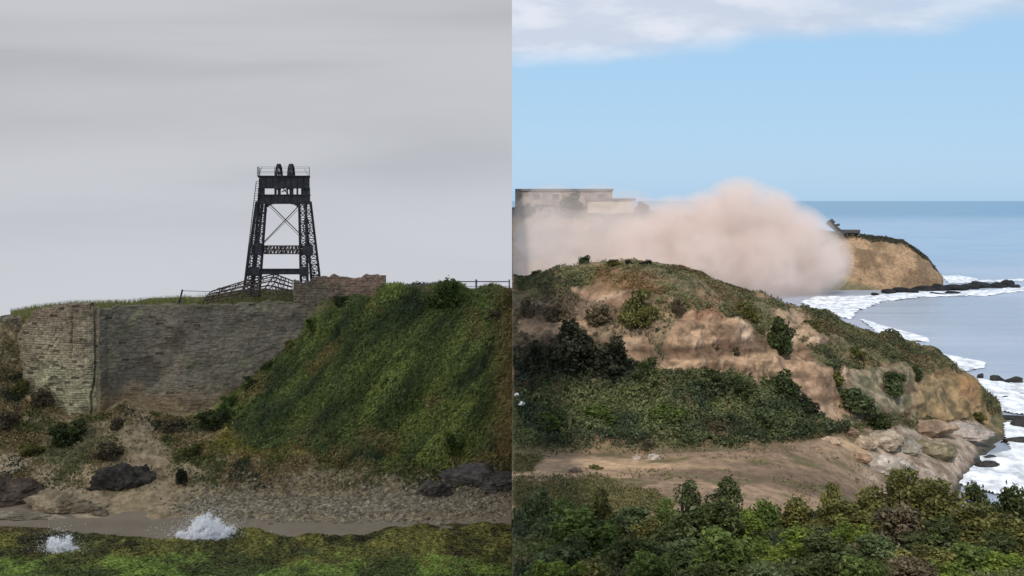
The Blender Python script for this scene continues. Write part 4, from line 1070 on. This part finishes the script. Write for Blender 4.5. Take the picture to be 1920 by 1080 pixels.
# boulders near the point
GB = 'boulders below the hill'
for px, py, sz, cc, sd_, lb in [
    (1655, 832, (2.75, 1.89, 1.45), (176, 160, 138), 201, 'pale cream boulder, largest of the boulders on the clearing edge'),
    (1622, 838, (1.45, 1.16, 1.01), (170, 150, 126), 202, 'beige boulder just left of the cream one'),
    (1690, 842, (2.32, 1.45, 1.01), (146, 138, 124), 203, 'grey boulder just right of the cream one'),
    (1748, 848, (3.19, 2.03, 1.45), (150, 138, 110), 204, 'greenish tan boulder in front of the rock shelf'),
    (1590, 812, (1.2, .9, .8), (138, 114, 94), 205, 'brown boulder under the ridge, left of the pale ones'),
    (1560, 830, (.9, .7, .5), (176, 152, 128), 206, 'small pale boulder, leftmost of the group'),
    (1530, 842, (.7, .5, .35), (168, 142, 118), 207, 'little flat stone left of the boulders'),
    (1735, 812, (3.48, 1.89, 1.30), (158, 134, 112), 208, 'pinkish slab at the top of the shelf under the ochre point'),
    (1800, 815, (3.77, 2.17, 1.16), (168, 156, 146), 209, 'light grey slab on the rock shelf nearest the sea'),
    (1660, 880, (2.61, 2.03, 1.16), (182, 170, 156), 210, 'whitish slab just above the foreground bushes'),
    (1612, 862, (1.0, .8, .5), (156, 128, 104), 211, 'orange tan stone between the whitish and beige rocks'),
    (1194, 862, (.5, .4, .35), (170, 156, 140), 212, 'small pale stone, left of two on the clearing'),
    (1225, 862, (.5, .4, .45), (170, 160, 146), 213, 'small pale stone, right of two on the clearing'),
    (1080, 885, (.6, .4, .35), (120, 104, 90), 214, 'brown stone on the clearing beside the low bush')]:
    rock_mesh('boulder', zR(px, py)+np.array((0, 0, sz[2]*.15)), sz, lin(*cc, .8), sd_, lb, 'boulder', GB, res=4, rough=.3*min(sz))
for px, py, s_, lb in ((969, 748, .28, 'small white stone in the thicket at the left edge of the hill, upper of two'), (979, 764, .36, 'small white stone in the thicket at the left edge of the hill, lower of two')):
    p = zR(px, py)+np.array((0.05, -.7, .5)); p[0] = max(p[0], .4); rock_mesh('white_stone', p, (s_, s_*.8, s_*.7), (.75, .75, .74), int(px), lb, 'stone')
# sea rocks by the point
GK = 'black rocks in the surf'
k = 0
for px, py, sz, lb in [
    (1868, 713, (1.6, 1.0, .7), 'black surf rock off the point, left of the far pair'),
    (1900, 717, (1.6, 1.1, 1.0), 'black surf rock off the point, right of the far pair'),
    (1838, 708, (.9, .6, .7), 'dark rock touching the tip of the ochre point'),
    (1882, 747, (1.1, .7, .4), 'small flat black rock alone in the white foam'),
    (1915, 743, (1.2, .6, .4), 'flat dark rock in the foam at the right edge'),
    (1853, 766, (1.4, .9, .7), 'reddish dark rock at the foot of the point'),
    (1890, 785, (2.6, 1.2, .6), 'long dark rock ledge below the foam'),
    (1915, 800, (1.8, 1.2, .9), 'blackish rock on the ledge at the right edge'),
    (1905, 830, (2.2, 1.1, .8), 'dark rock at the right edge above the bright foam'),
    (1822, 872, (1.5, .9, .8), 'black rock left of two at the rim of the bright foam'),
    (1850, 878, (1.4, .9, .9), 'black rock right of two at the rim of the bright foam'),
    (1860, 862, (1.0, .6, .5), 'small black rock poking above the rim of the foam'),
    (1790, 878, (1.2, .9, .5), 'dark green rock left of the bright foam')]:
    Y = HC*F/(py-HORIZON) if py > 400 else 150
    p = P(px, py, Y); k += 1
    rock_mesh('surf_rock', p+np.array((0, 0, sz[2]*.1)), sz, lin(62, 60, 58, .8), 300+k, lb, 'rock', GK)

# ------------------------------------------------------------------ foreground slope and shrubs
def gz(Y): return np.where(Y < 76, 27-.25*Y, 8-.0*Y)
def build_fore():
    us = np.linspace(960, 2700, 260)
    cols = []
    for px in (960, 1450, 1600, 1700, 1800, 2700):
        e = ss(np.array([px]), 1500, 1750)[0]
        cols.append((px, [('z', 26.6, 2), ('z', 24.5, 10), ('z', 19.5, 30), ('z', 14.5, 50), ('z', 12-.5*e, 60), ('z', 7.3-6*e, 76+2*e), ('z', 6.5-9*e, 84+4*e)]))
    G = grid_from_cols(cols, us, [6, 24, 30, 20, 18, 6], 2); sh = G.shape; V = G.reshape(-1, 3)
    V[:, 2] += .5*fbm(V, 5, 4, 121)*ss(V[:, 1], 5, 20); V[:, 0] = np.maximum(V[:, 0], 0)
    global GFORE; GFORE = V.reshape(sh).copy()
    f = fbm(V, 2, 3, 122)*.5+.5; c = mixc(lin(60, 62, 38, .9), lin(84, 72, 50, .9), f)
    tag(grid_mesh('foreground_slope', V.reshape(sh), M['earth'], c), 'near slope hidden under bushes', kind='structure')
    n = 90000; px, py = proj(V); G = V.reshape(sh)
    wgt = np.where((G[..., 1] > 24) & (G[..., 1] < 74), 1.0, 0)*np.where(px.reshape(sh[:2]) < 2050, 1, 0)
    wgt = wgt*(45/G[..., 1])**2
    pt, nr, i, j = sample_grid(G, n, wgt)
    lump = np.clip(fbm(pt, 2.0, 3, 123)+.15, 0, 1)
    C = pt+np.stack([RNG.normal(size=n)*.1, RNG.normal(size=n)*.1, (RNG.random(n)*.4+lump*.9)*np.clip((pt[:, 1]-14)/34, .2, 1)], 1)
    k_ = fbm(pt, 4, 3, 124); a = mixc(lin(84, 90, 52, 1.0), lin(54, 64, 42, .9), ss(k_, -.2, .2)); a = mixc(a, lin(96, 82, 56, .95), ss(fbm(pt, 3, 3, 125), .15, .5)*.7)
    a *= (.7+.6*RNG.random((n, 1)))
    tag(leaves('undergrowth', C, (.06+.08*RNG.random(n))*np.clip(pt[:, 1]/46, .45, 1.2), a, side=1), 'tangled undergrowth between the foreground bushes', 'undergrowth', kind='stuff')
build_fore()
GF = 'bushes in the foreground'
fore = [  # px, py of the top, distance, width m, kind, shape, label
 (985, 912, 52, 2.2, 'bluish', 'near', 'bluish green bush at the left edge of the foreground, farthest back'),
 (1010, 960, 44, 2.6, 'bluish', 'near', 'blue green bush at the left edge in front of the farthest one'),
 (1075, 938, 48, 3.0, 'green', 'near', 'bright green bush left of the middle, below the clearing'),
 (1130, 922, 50, 2.0, 'olive', 'near', 'olive bush with reddish tips right of the bright green one'),
 (1100, 965, 38, 3.6, 'green', 'near', 'large dark green bush in the lower left of the foreground'),
 (1180, 945, 47, 2.8, 'bluish', 'near', 'grey green bush below the sandy gap'),
 (1225, 975, 42, 2.4, 'olive', 'near', 'olive bush under the sandy gap'),
 (1045, 1015, 31, 2.4, 'bluish', 'near', 'blue green bush low at the bottom left'),
 (1000, 1048, 27, 2.0, 'lime', 'near', 'yellow green bush in the bottom left corner of the coastal view'),
 (1190, 1005, 34, 2.6, 'dark', 'near', 'dark bush at the bottom, left of the forked bush'),
 (1288, 890, 40, 1.9, 'dark', 'neartall', 'tall dark bush with an upright crown, left prong of the forked pair'),
 (1356, 886, 40, 2.0, 'dark', 'neartall', 'tall dark bush with an upright crown, right prong of the forked pair'),
 (1322, 938, 38, 3.6, 'dark', 'near', 'broad green bush under the forked pair'),
 (1270, 1010, 33, 2.2, 'bluish', 'near', 'grey green bush at the bottom beneath the forked pair'),
 (1405, 962, 38, 2.2, 'lime', 'neartall', 'light green feathery bush right of the forked pair'),
 (1440, 935, 50, 2.6, 'green', 'near', 'green bush behind the feathery one, below the clearing'),
 (1370, 995, 31, 2.8, 'green', 'near', 'green bush at the bottom centre of the coastal view'),
 (1490, 990, 36, 2.4, 'lime', 'neartall', 'second light green feathery bush, nearer the middle bottom'),
 (1500, 938, 50, 2.6, 'olive', 'near', 'olive bush at the rim of the clearing, right of the middle'),
 (1557, 908, 52, 1.6, 'olive', 'near', 'small olive bush rising against the sandy clearing'),
 (1580, 945, 46, 3.2, 'olive', 'near', 'broad olive bush in front of the small one'),
 (1560, 1005, 34, 2.8, 'dark', 'near', 'dark bush at the bottom, right of the feathery ones'),
 (1640, 918, 50, 2.8, 'olive', 'near', 'olive brown bush under the whitish slab'),
 (1700, 885, 50, 3.2, 'olive', 'near', 'highest olive bush, its top against the rock shelf'),
 (1760, 905, 49, 3.0, 'olive', 'near', 'olive bush beside the bright foam'),
 (1690, 950, 41, 3.0, 'twig', 'near', 'brown tinged bush in the middle of the right thicket'),
 (1650, 1000, 35, 2.6, 'bluish', 'near', 'grey green bush low in the right thicket'),
 (1760, 975, 38, 3.0, 'dark', 'near', 'dark bush in the right thicket below the foam'),
 (1835, 908, 50, 2.4, 'dark', 'near', 'dark green bush cutting into the bright foam'),
 (1895, 906, 50, 2.6, 'dark', 'near', 'dark bush at the right edge of the foreground'),
 (1830, 950, 42, 3.0, 'olive', 'near', 'olive bush in the right thicket under the dark ones'),
 (1900, 970, 38, 2.8, 'olive', 'near', 'olive bush at the right edge, halfway down the thicket'),
 (1740, 1025, 31, 2.4, 'olive', 'near', 'olive bush at the bottom of the right thicket'),
 (1830, 1020, 31, 2.4, 'green', 'near', 'green bush at the bottom right'),
 (1910, 1035, 30, 2.2, 'lime', 'near', 'yellow green bush in the bottom right corner'),
 (1620, 1045, 28, 2.0, 'green', 'near', 'small green bush at the bottom edge, right of the middle'),
 (1440, 1050, 27, 1.8, 'bluish', 'near', 'small grey green bush at the bottom edge, centre'),
 (1120, 1052, 27, 1.8, 'olive', 'near', 'small olive bush at the bottom edge, left of the middle'),
 (1080, 1010, 31, 2.0, 'dark', 'near', 'dark bush at the bottom between the blue green bush and the small olive bush'),
 (1230, 1035, 28, 2.0, 'green', 'near', 'green bush at the bottom edge under the dark bush'),
 (1330, 1050, 26, 1.6, 'dark', 'near', 'dark bush at the bottom edge below the forked pair'),
 (1530, 1042, 28, 2.0, 'dark', 'near', 'dark bush at the bottom edge under the feathery bushes'),
 (1700, 1050, 27, 2.0, 'twig', 'near', 'brown tinged bush at the bottom edge of the right thicket'),
 (1785, 1052, 27, 1.8, 'lime', 'near', 'yellow green bush at the bottom edge of the right thicket'),
 (1870, 1000, 34, 2.4, 'dark', 'near', 'dark bush low in the right thicket near the right edge'),
 (1590, 975, 40, 2.2, 'lime', 'near', 'light green bush in the middle between the feathery ones and the right thicket'),
 (1250, 940, 48, 2.0, 'green', 'near', 'green bush on the left side of the forked pair')]
for px, py, Y, wd, kd, shp, lb in fore:
    p = P(px, py, Y); g = float(gz(np.array(Y)))-.3; h = max(.8, p[2]-g)
    shrub(kd, shp, (max(p[0], wd*.56), Y, g), wd, h, lb, GF)

# ------------------------------------------------------------------ far headland
def build_headland():
    def bk(z): return [('z', z*.9, 440), ('z', -3, 520)]
    cols = [
     (960,  [(570,352),(500,372),(440,392),(405,402),(388,420)]+bk(24)),
     (1090, [(570,352),(500,372),(440,392),(405,402),(390,420)]+bk(24)),
     (1200, [(565,354),(500,372),(440,390),(405,400),(394,418)]+bk(22)),
     (1300, [(560,356),(500,372),(445,388),(412,398),(404,415)]+bk(22)),
     (1450, [(552,360),(510,368),(450,380),(425,392),(418,408)]+bk(20)),
     (1560, [(549,364),(520,369),(460,376),(440,384),(434,398),('z',14,420),('z',-3,450)]),
     (1620, [(548,365),(530,369),(475,374),(448,382),(441,394),('z',12,412),('z',-3,440)]),
     (1690, [(547,366),(530,369),(485,373),(458,380),(450,388),('z',9,405),('z',-3,425)]),
     (1735, [(547,366),(535,369),(505,372),(487,376),(480,382),('z',5,395),('z',-3,410)]),
     (1762, [(546,366),(540,369),(528,371),(518,374),(512,377),('z',2,385),('z',-3,395)]),
     (1768, [('z',.2,366),('z',.4,369),('z',.5,371),('z',.5,374),('z',.3,377),('z',-1,385),('z',-3,395)]),
     (1800, [('z',-2,366),('z',-2,369),('z',-2,371),('z',-2,374),('z',-2,377),('z',-3,385),('z',-3,395)])]
    us = np.linspace(960, 1800, 460); G = grid_from_cols(cols, us, [10, 34, 18, 10, 8, 8], 1)
    N = grid_normals(G)
    if N[200, 10, 1] > 0: N = -N
    sh = G.shape; V = G.reshape(-1, 3)
    d = 1.6*fbm(V, 9, 4, 131, stretch=(1, 1, .5))+1.1*(1-2*np.abs(fbm(V, 5, 3, 132, stretch=(1, 1, .2))))
    rows = np.tile(np.arange(sh[1]), sh[0]); d += .5*fbm(V, 1.6, 3, 135); d *= ss(V[:, 2], -1, 4)*np.where(rows > 60, .5, 1)
    V = V+N.reshape(-1, 3)*d[:, None]; V[:, 0] = np.maximum(V[:, 0], 0); px, py = proj(V)
    f = fbm(V, 6, 4, 133, stretch=(1, 1, .6))*.5+.5; f2 = fbm(V, 2.2, 3, 134)*.5+.5
    c = mixc(lin(170, 142, 112, .82), lin(128, 106, 84, .8), ss(f, .4, .62)); c = mixc(c, lin(126, 106, 70, .85), ss(f2, .6, .75)*.7)
    topm = ss(rows.astype(float)+4*fbm(V, 3, 3, 136), 58, 63); low = poly_mask(px, py, [(1400,520),(1560,520),(1650,540),(1650,560),(1400,570)], 8)
    c = mixc(c, lin(78, 76, 62, .9), topm); c = mixc(c, mixc(lin(130, 120, 92, .85), lin(94, 88, 66, .85), f2), low)
    rt = ss(px, 1715, 1745); c = mixc(c, lin(112, 98, 80, .85), rt*.5)
    tag(grid_mesh('headland', V.reshape(sh), M['rock'], c), 'tan cliff headland across the bay behind the dust', kind='structure')
    # dark scrub along the rim
    G = V.reshape(sh); w_ = np.zeros(sh[:2]); w_[:, 58:70] = 1; w_ *= np.where((us > 1570) & (us < 1765), 1, 0)[:, None]
    pt, nr, i, j = sample_grid(G, 5000, w_)
    a = mixc(lin(62, 66, 58, .9), lin(88, 84, 66, .9), RNG.random(5000))*(.6+.8*RNG.random((5000, 1)))
    tag(leaves('scrub', pt+np.stack([RNG.normal(size=5000)*.2, RNG.normal(size=5000)*.2, RNG.random(5000)*.5], 1), .2+.16*RNG.random(5000), a, side=1), 'dark scrub along the rim of the far headland', 'scrub', kind='stuff')
build_headland()

def far_buildings():
    def wallbox(mb, px0, px1, py0, py1, Y, dpt):
        a = P(px0, py1, Y); b = P(px1, py0, Y); mb.box((max(a[0], .1), Y, a[2]), (b[0], Y+dpt, b[2])); return a, b
    # long flat-roofed block
    base = P(1055, 380, 424); base[0] = max(base[0], 0)
    e = empty('long_building', base, 'long flat roofed building on top of the headland behind the dust', 'building', 'buildings on the headland')
    mb = MB(); wallbox(mb, 966, 1148, 358, 398, 418, 12); mb.build('wall', M['plaster'], e, base)
    mb = MB(); wallbox(mb, 966, 1150, 354, 357.9, 417.4, 13.4); mb.build('roof', M['roof'], e, base)
    for px in (1000, 1036, 1070, 1120):
        mb = MB(); a = P(px, 374, 417.9); b = P(px+12, 364, 417.9); mb.box((a[0], 417.9, a[2]), (b[0], 418.05, b[2])); mb.build('window', M['opening'], e, base)
    base = P(1160, 392, 410)
    e = empty('terrace_building', base, 'low cream terrace building right of the long flat roofed one', 'building', 'buildings on the headland')
    mb = MB(); wallbox(mb, 1102, 1188, 376, 402, 406, 8); mb.build('wall', M['cream'], e, base)
    mb = MB(); wallbox(mb, 1100, 1192, 372, 375.9, 405.5, 10); mb.build('roof', M['roof'], e, base)
    base = P(1020, 404, 404)
    e = empty('white_house', base, 'small whitish house below the long building at the left', 'house', 'buildings on the headland')
    mb = MB(); wallbox(mb, 1004, 1040, 386, 406, 402, 6); mb.build('wall', M['plaster'], e, base)
    mb = MB(); wallbox(mb, 1002, 1042, 383, 385.9, 401.6, 7); mb.build('roof', M['roof'], e, base)
    mb = MB(); a = P(1010, 398, 401.9); b = P(1017, 391, 401.9); mb.box((a[0], 401.88, a[2]), (b[0], 402.03, b[2])); mb.build('window', M['opening'], e, base)
    mb = MB(); a = P(1027, 406, 401.9); b = P(1033, 393, 401.9); mb.box((a[0], 401.88, a[2]), (b[0], 402.03, b[2])); mb.build('door', M['opening'], e, base)
    # trees in front of the buildings
    for px, py, wd, h, lb in ((1075, 408, 11, 9, 'round dark tree between the white house and the terrace building'), (985, 408, 7, 5, 'small dark tree at the left of the white house'), (1205, 408, 9, 5.5, 'low spreading tree at the right end of the terrace building')):
        p = P(px, py, 399); shrub('dark', 'mid', (max(p[0], wd*.56), 399, p[2]), wd, h, lb, 'trees on the headland', cat='tree')
    # broken dark structure on the rim
    base = P(1570, 440, 383)
    e = empty('ruined_loader', base, 'dark broken loading structure tilting on the headland rim', 'ruin')
    mb = MB(); mb.beam(P(1552, 416, 383), P(1582, 440, 383), 1.6, 1.5); mb.build('tilted_arm', M['dark_wall'], e, base)
    mb = MB(); mb.beam(P(1556, 414, 383.4), P(1562, 420, 383.4), 1.4, 1.9); mb.beam(P(1566, 423, 383), P(1574, 421, 383), .8); mb.build('head', M['dark_wall'], e, base)
    mb = MB()
    for a, b in (((1572, 430), (1574, 452)), ((1580, 436), (1583, 452)), ((1572, 440), (1583, 448)), ((1583, 440), (1573, 449))): mb.beam(P(*a, 383), P(*b, 383), .45)
    mb.build('support', M['dark_wall'], e, base)
    mb = MB(); wallbox(mb, 1581, 1613, 431, 437, 382.5, 4); mb.build('deck', M['dark_wall'], e, base)
    for px in (1586, 1597, 1608):
        mb = MB(); wallbox(mb, px, px+4, 437.1, 446, 383, 2); mb.build('pillar', M['roof'], e, base)
far_buildings()

# reef of black rocks off the headland
GQ = 'black reef off the headland'
rk = [(1668, 547, 3.0, 1.1), (1688, 544, 4.0, 1.6), (1710, 546, 3.0, 1.2), (1735, 541, 6.0, 1.6), (1762, 541, 6.5, 1.8), (1790, 540, 6.5, 1.8), (1815, 538, 6.5, 2.0), (1842, 536, 6.5, 2.0), (1866, 536, 5.5, 1.6), (1888, 533, 4.0, 2.0), (1905, 536, 3.0, 1.0), (1640, 551, 2.2, .8), (1755, 549, 4, .7), (1790, 548, 4.5, .7)]
for q, (px, py, wd, h) in enumerate(rk):
    Y = HC*F/(py+3-HORIZON)
    place = ['leftmost but one', 'left part', 'left of the long spit', 'start of the long spit', 'second rock of the long spit', 'third rock of the long spit', 'middle of the long spit', 'long rock right of the middle', 'fifth rock of the long spit', 'tall rock near the outer end', 'last small rock at the outer end', 'small rock nearest the cliff', 'low rock awash before the spit, left', 'low rock awash before the spit, right'][q]
    rock_mesh('reef_rock', P(px, py+3, Y)+np.array((0, 0, h*.12)), (wd*.72, 4.0, h), lin(44, 44, 46, .8), 400+q, 'black reef rock off the far headland: '+place, 'rock', GQ)

# ------------------------------------------------------------------ foam on the water
def foam_patch(poly, label, seed, cell=.5, thr=.42, nscale=6, aspect=(1, 1), zoff=.04, soft=10):
    ys = [p[1] for p in poly]; xs = [p[0] for p in poly]
    Y0 = HC*F/(max(ys)+4-HORIZON); Y1 = HC*F/(min(ys)-4-HORIZON)
    X0 = max(.2, (min(xs)-960-8)/F*Y0); X1 = (max(xs)-960+8)/F*Y1
    nx = int((X1-X0)/cell[0])+2; ny = int((Y1-Y0)/cell[1])+2
    gx, gy = np.meshgrid(np.linspace(X0, X1, nx), np.linspace(Y0, Y1, ny), indexing='ij')
    V = np.stack([gx, gy, gx*0], -1).reshape(-1, 3); px, py = proj(V)
    m_ = poly_mask(px, py, poly, soft)
    nz = fbm(V, nscale, 5, seed, .6, stretch=(1, .5, 1))*.5+.5
    n3 = fbm(V, nscale*.25, 4, seed+7, .6, stretch=(1, .4, 1))*.5+.5
    val = m_*1.15-(1-nz)*thr*1.9-(1-n3)*(1.05-m_*.55)*.75+.12
    V[:, 2] = zoff+np.clip(val, 0, .5)*.5+.3*fbm(V, 1.8, 3, seed+1)*np.clip(val*3, 0, 1)
    idx = np.arange(nx*ny).reshape(nx, ny); Fq = np.stack([idx[:-1, :-1], idx[1:, :-1], idx[1:, 1:], idx[:-1, 1:]], -1).reshape(-1, 4)
    ok = (val[Fq] > .06).all(1); Fq = Fq[ok]
    used = np.unique(Fq); mp = -np.ones(len(V), int); mp[used] = np.arange(len(used))
    tag(mesh_np('surf_foam', V[used], mp[Fq], M['foam'], None, True), label, 'foam', 'white surf along the coast', kind='stuff')
foam_patch([(1496,566),(1530,556),(1600,556),(1700,549),(1820,545),(1925,538),(1925,546),(1850,556),(1740,556),(1660,566),(1610,585),(1600,602),(1550,590)], 'broad white surf in the bay below the far headland', 501, (.7, 1.6), .30, 14, soft=5)
foam_patch([(1762,518),(1800,517),(1835,524),(1830,531),(1775,531)], 'thin white surf behind the black reef', 502, (.7, 1.6), .2, 10, soft=3)
foam_patch([(1820,526),(1925,522),(1925,528),(1820,531)], 'faint surf line beyond the reef', 503, (.7, 1.6), .55, 10, soft=3)
foam_patch([(1610,598),(1660,612),(1740,634),(1745,642),(1700,640),(1640,622)], 'white surf streak behind the ridge', 504, (.4, .8), .25, 8, soft=4)
foam_patch([(1745,662),(1790,668),(1850,682),(1850,690),(1800,700),(1765,690)], 'bright breaking wave behind the ochre point', 505, (.3, .6), .2, 6, soft=5)
foam_patch([(1830,708),(1880,716),(1960,722),(1960,785),(1900,778),(1860,770),(1835,745)], 'white water churning around the rocks off the point', 506, (.25, .5), .38, 5, soft=7)
foam_patch([(1740,890),(1785,872),(1840,858),(1880,850),(1960,840),(1960,935),(1880,930),(1830,918)], 'bright white foam in the near cove', 507, (.2, .35), .06, 5, soft=7)
foam_patch([(1870,790),(1960,800),(1960,850),(1890,850)], 'thin foam between the dark ledges', 508, (.25, .45), .6, 5, soft=7)

# ------------------------------------------------------------------ dust cloud
def build_volume(name, puffs, label, cat, colr, DD, vox, n_a, n_b, amp, xlim=None, group=None, kind=None, thr=0.0, step=1.0):
    import bmesh
    bm = bmesh.new(); from mathutils import Matrix
    data = []
    for px, py, Y, r, k_ in puffs:
        c = P(px, py, Y); c[0] = max(c[0], r*.95+.3) if xlim is None else c[0]
        bmesh.ops.create_icosphere(bm, subdivisions=3, radius=r*1.12, matrix=Matrix.Translation([float(q) for q in c])); data.append((c, r, k_))
    me = bpy.data.meshes.new('tmp'); bm.to_mesh(me); bm.free(); tmp = bpy.data.objects.new('tmp', me); COL.objects.link(tmp)
    md = tmp.modifiers.new('r', 'REMESH'); md.mode = 'VOXEL'; md.voxel_size = vox
    dg = bpy.context.evaluated_depsgraph_get(); ev = tmp.evaluated_get(dg); m2 = bpy.data.meshes.new_from_object(ev)
    bpy.data.objects.remove(tmp); m2.name = name
    o = bpy.data.objects.new(name, m2); COL.objects.link(o)
    nv_ = len(m2.vertices); co = np.zeros(nv_*3); m2.vertices.foreach_get('co', co); co = co.reshape(-1, 3); co[:, 0] = np.maximum(co[:, 0], .25) if xlim is None else co[:, 0]; co[:, 2] = np.maximum(co[:, 2], -1.5 if xlim is None else 0)
    m2.vertices.foreach_set('co', co.ravel()); m2.update()
    m, t = mat_new('dust')
    g = t.node('ShaderNodeNewGeometry'); pos = g.outputs['Position']
    acc = None
    for c, r, k_ in data:
        sb = t.node('ShaderNodeVectorMath', {0: pos, 1: [float(q) for q in c]}, operation='DISTANCE').outputs['Value']
        v = t.m('MULTIPLY', t.m('SUBTRACT', 1.0, t.m('DIVIDE', sb, r*1.12)), k_)
        v = t.m('MAXIMUM', v, 0.0)
        acc = v if acc is None else t.m('SMOOTH_MAX', acc, v, .08)
    na = t.noise(pos, n_a, 2, .5, .5); nb = t.noise(pos, n_b, 5, .62)
    nz = t.m('ADD', t.m('MULTIPLY', t.m('SUBTRACT', na, .5), amp*.85), t.m('MULTIPLY', t.m('SUBTRACT', nb, .5), amp))
    dens = t.m('ADD', acc, t.m('MULTIPLY', nz, t.ramp(acc, .0, .15 if xlim is not None else .4)))
    dens = t.m('MULTIPLY', t.m('MAXIMUM', t.m('SUBTRACT', dens, thr), 0.0), DD)
    pv = t.node('ShaderNodeVolumePrincipled', {'Color': colr, 'Density': dens, 'Anisotropy': 0.0})
    t.node('ShaderNodeOutputMaterial', {'Volume': pv.outputs[0]})
    m2.materials.clear(); m2.materials.append(m)
    try: m.cycles.volume_step_rate = step
    except Exception: pass
    tag(o, label, cat, group, kind)
    return o
DUST = [(1385,405,352,12,1.0),(1440,418,352,11.0,1.0),(1325,425,350,11.0,.95),(1485,462,350,13.0,.75),(1532,488,350,10.5,.6),(1405,432,350,14.5,.12),(1492,482,350,14,.12),(1250,468,350,14,.12),(1260,435,350,11.0,.9),
             (1420,500,346,15,1.0),(1310,505,344,15,.95),(1195,470,346,12,.6),(1200,520,342,14,.75),(1120,480,344,14,.14),(1040,480,344,14,.07),(1000,505,342,15,.08),(1080,520,342,12,.18),(1500,520,350,9,.6),
             (1195,432,352,10,.2),(1035,424,372,13,.04),(1120,424,372,13,.04),(1180,428,370,12,.05)]
build_volume('dust_cloud', DUST, 'pinkish cloud of demolition dust rolling over the far headland', 'dust cloud', (.950, .858, .805, 1), .55, 1.5, .08, .26, 1.3, kind='stuff')
GS = 'waves breaking on the tidal rocks'
sp1 = build_volume('wave_splash', [(388,1010,95.5,1.5,1),(376,992,95.5,1.1,1),(400,996,95.5,1.1,1),(386,978,95.5,.8,.8),(362,1010,95.5,.95,1),(417,1008,95.5,1.1,1),(342,1006,95.5,.7,.9),(430,996,95.5,.7,.7),(406,980,95.5,.6,.7),(372,974,95.5,.45,.6),(392,964,95.5,.4,.6)],
    'larger white burst of spray behind the seaweed rocks', 'splash', (.995, .995, .997, 1), 30, .12, 2.4, 5.5, 3.0, xlim=1, group=GS, thr=.42, step=.35)
sp2 = build_volume('wave_splash', [(112,1036,93,1.0,1),(103,1022,93,.75,1),(122,1024,93,.7,.9),(129,1010,93,.35,.8),(97,1014,93,.45,.8),(135,1040,93,.75,1),(155,1042,93,.6,.9),(175,1040,93,.5,.9)],
    'smaller white burst of spray near the left edge', 'splash', (.995, .995, .997, 1), 34, .1, 2.8, 6.5, 3.0, xlim=1, group=GS, thr=.40, step=.35)

def droplets(par, cx, cy, Y, w_, h_, n, seed):
    # loose drops thrown up round the burst
    rg = np.random.default_rng(seed); a = rg.normal(size=n)*.32; t = np.abs(rg.normal(size=n))*.45
    Q = P(cx, cy, Y)+np.stack([a*w_*(.7+t), rg.normal(size=n)*.5, t*h_*np.exp(-(a*1.6)**2)], 1)
    Q += fbm(Q, .4, 3, seed)[:, None]*rand_unit(n, rg)*.3
    leaves('droplets', Q, .015+.03*rg.random(n)**2, np.full((n, 3), .9), M['spray'], parent=par, aspect=.8, rng=rg)
droplets(sp1, 388, 1018, 95.3, 4.2, 2.9, 9000, 3); droplets(sp2, 112, 1044, 92.8, 2.4, 2.2, 4500, 4); droplets(sp2, 160, 1046, 92.8, 1.8, .5, 1500, 5)

def side_face(name, G, ui, label):
    # earth face closing a terrain sheet at its cut end, down below the water
    L = G[ui]; n = len(L); rows = 14; V = []
    for k in range(rows):
        t = k/(rows-1); Z = L[:, 2]*(1-t)+(-4.5)*t; V.append(np.stack([L[:, 0], L[:, 1], Z], 1))
    V = np.stack(V, 1); f = fbm(V.reshape(-1, 3), 2.5, 3, 7)*.5+.5
    o = grid_mesh(name, V, M['rock'], mixc(lin(132, 108, 84, .8), lin(90, 76, 60, .8), f)); tag(o, label, kind='structure')
side_face('earth_bank', GR, 0, 'bare earth side of the coastal hill')
side_face('earth_bank', GFORE, 0, 'bare earth side of the near slope')
side_face('earth_bank', GL, -1, 'bare earth end of the bramble slope')
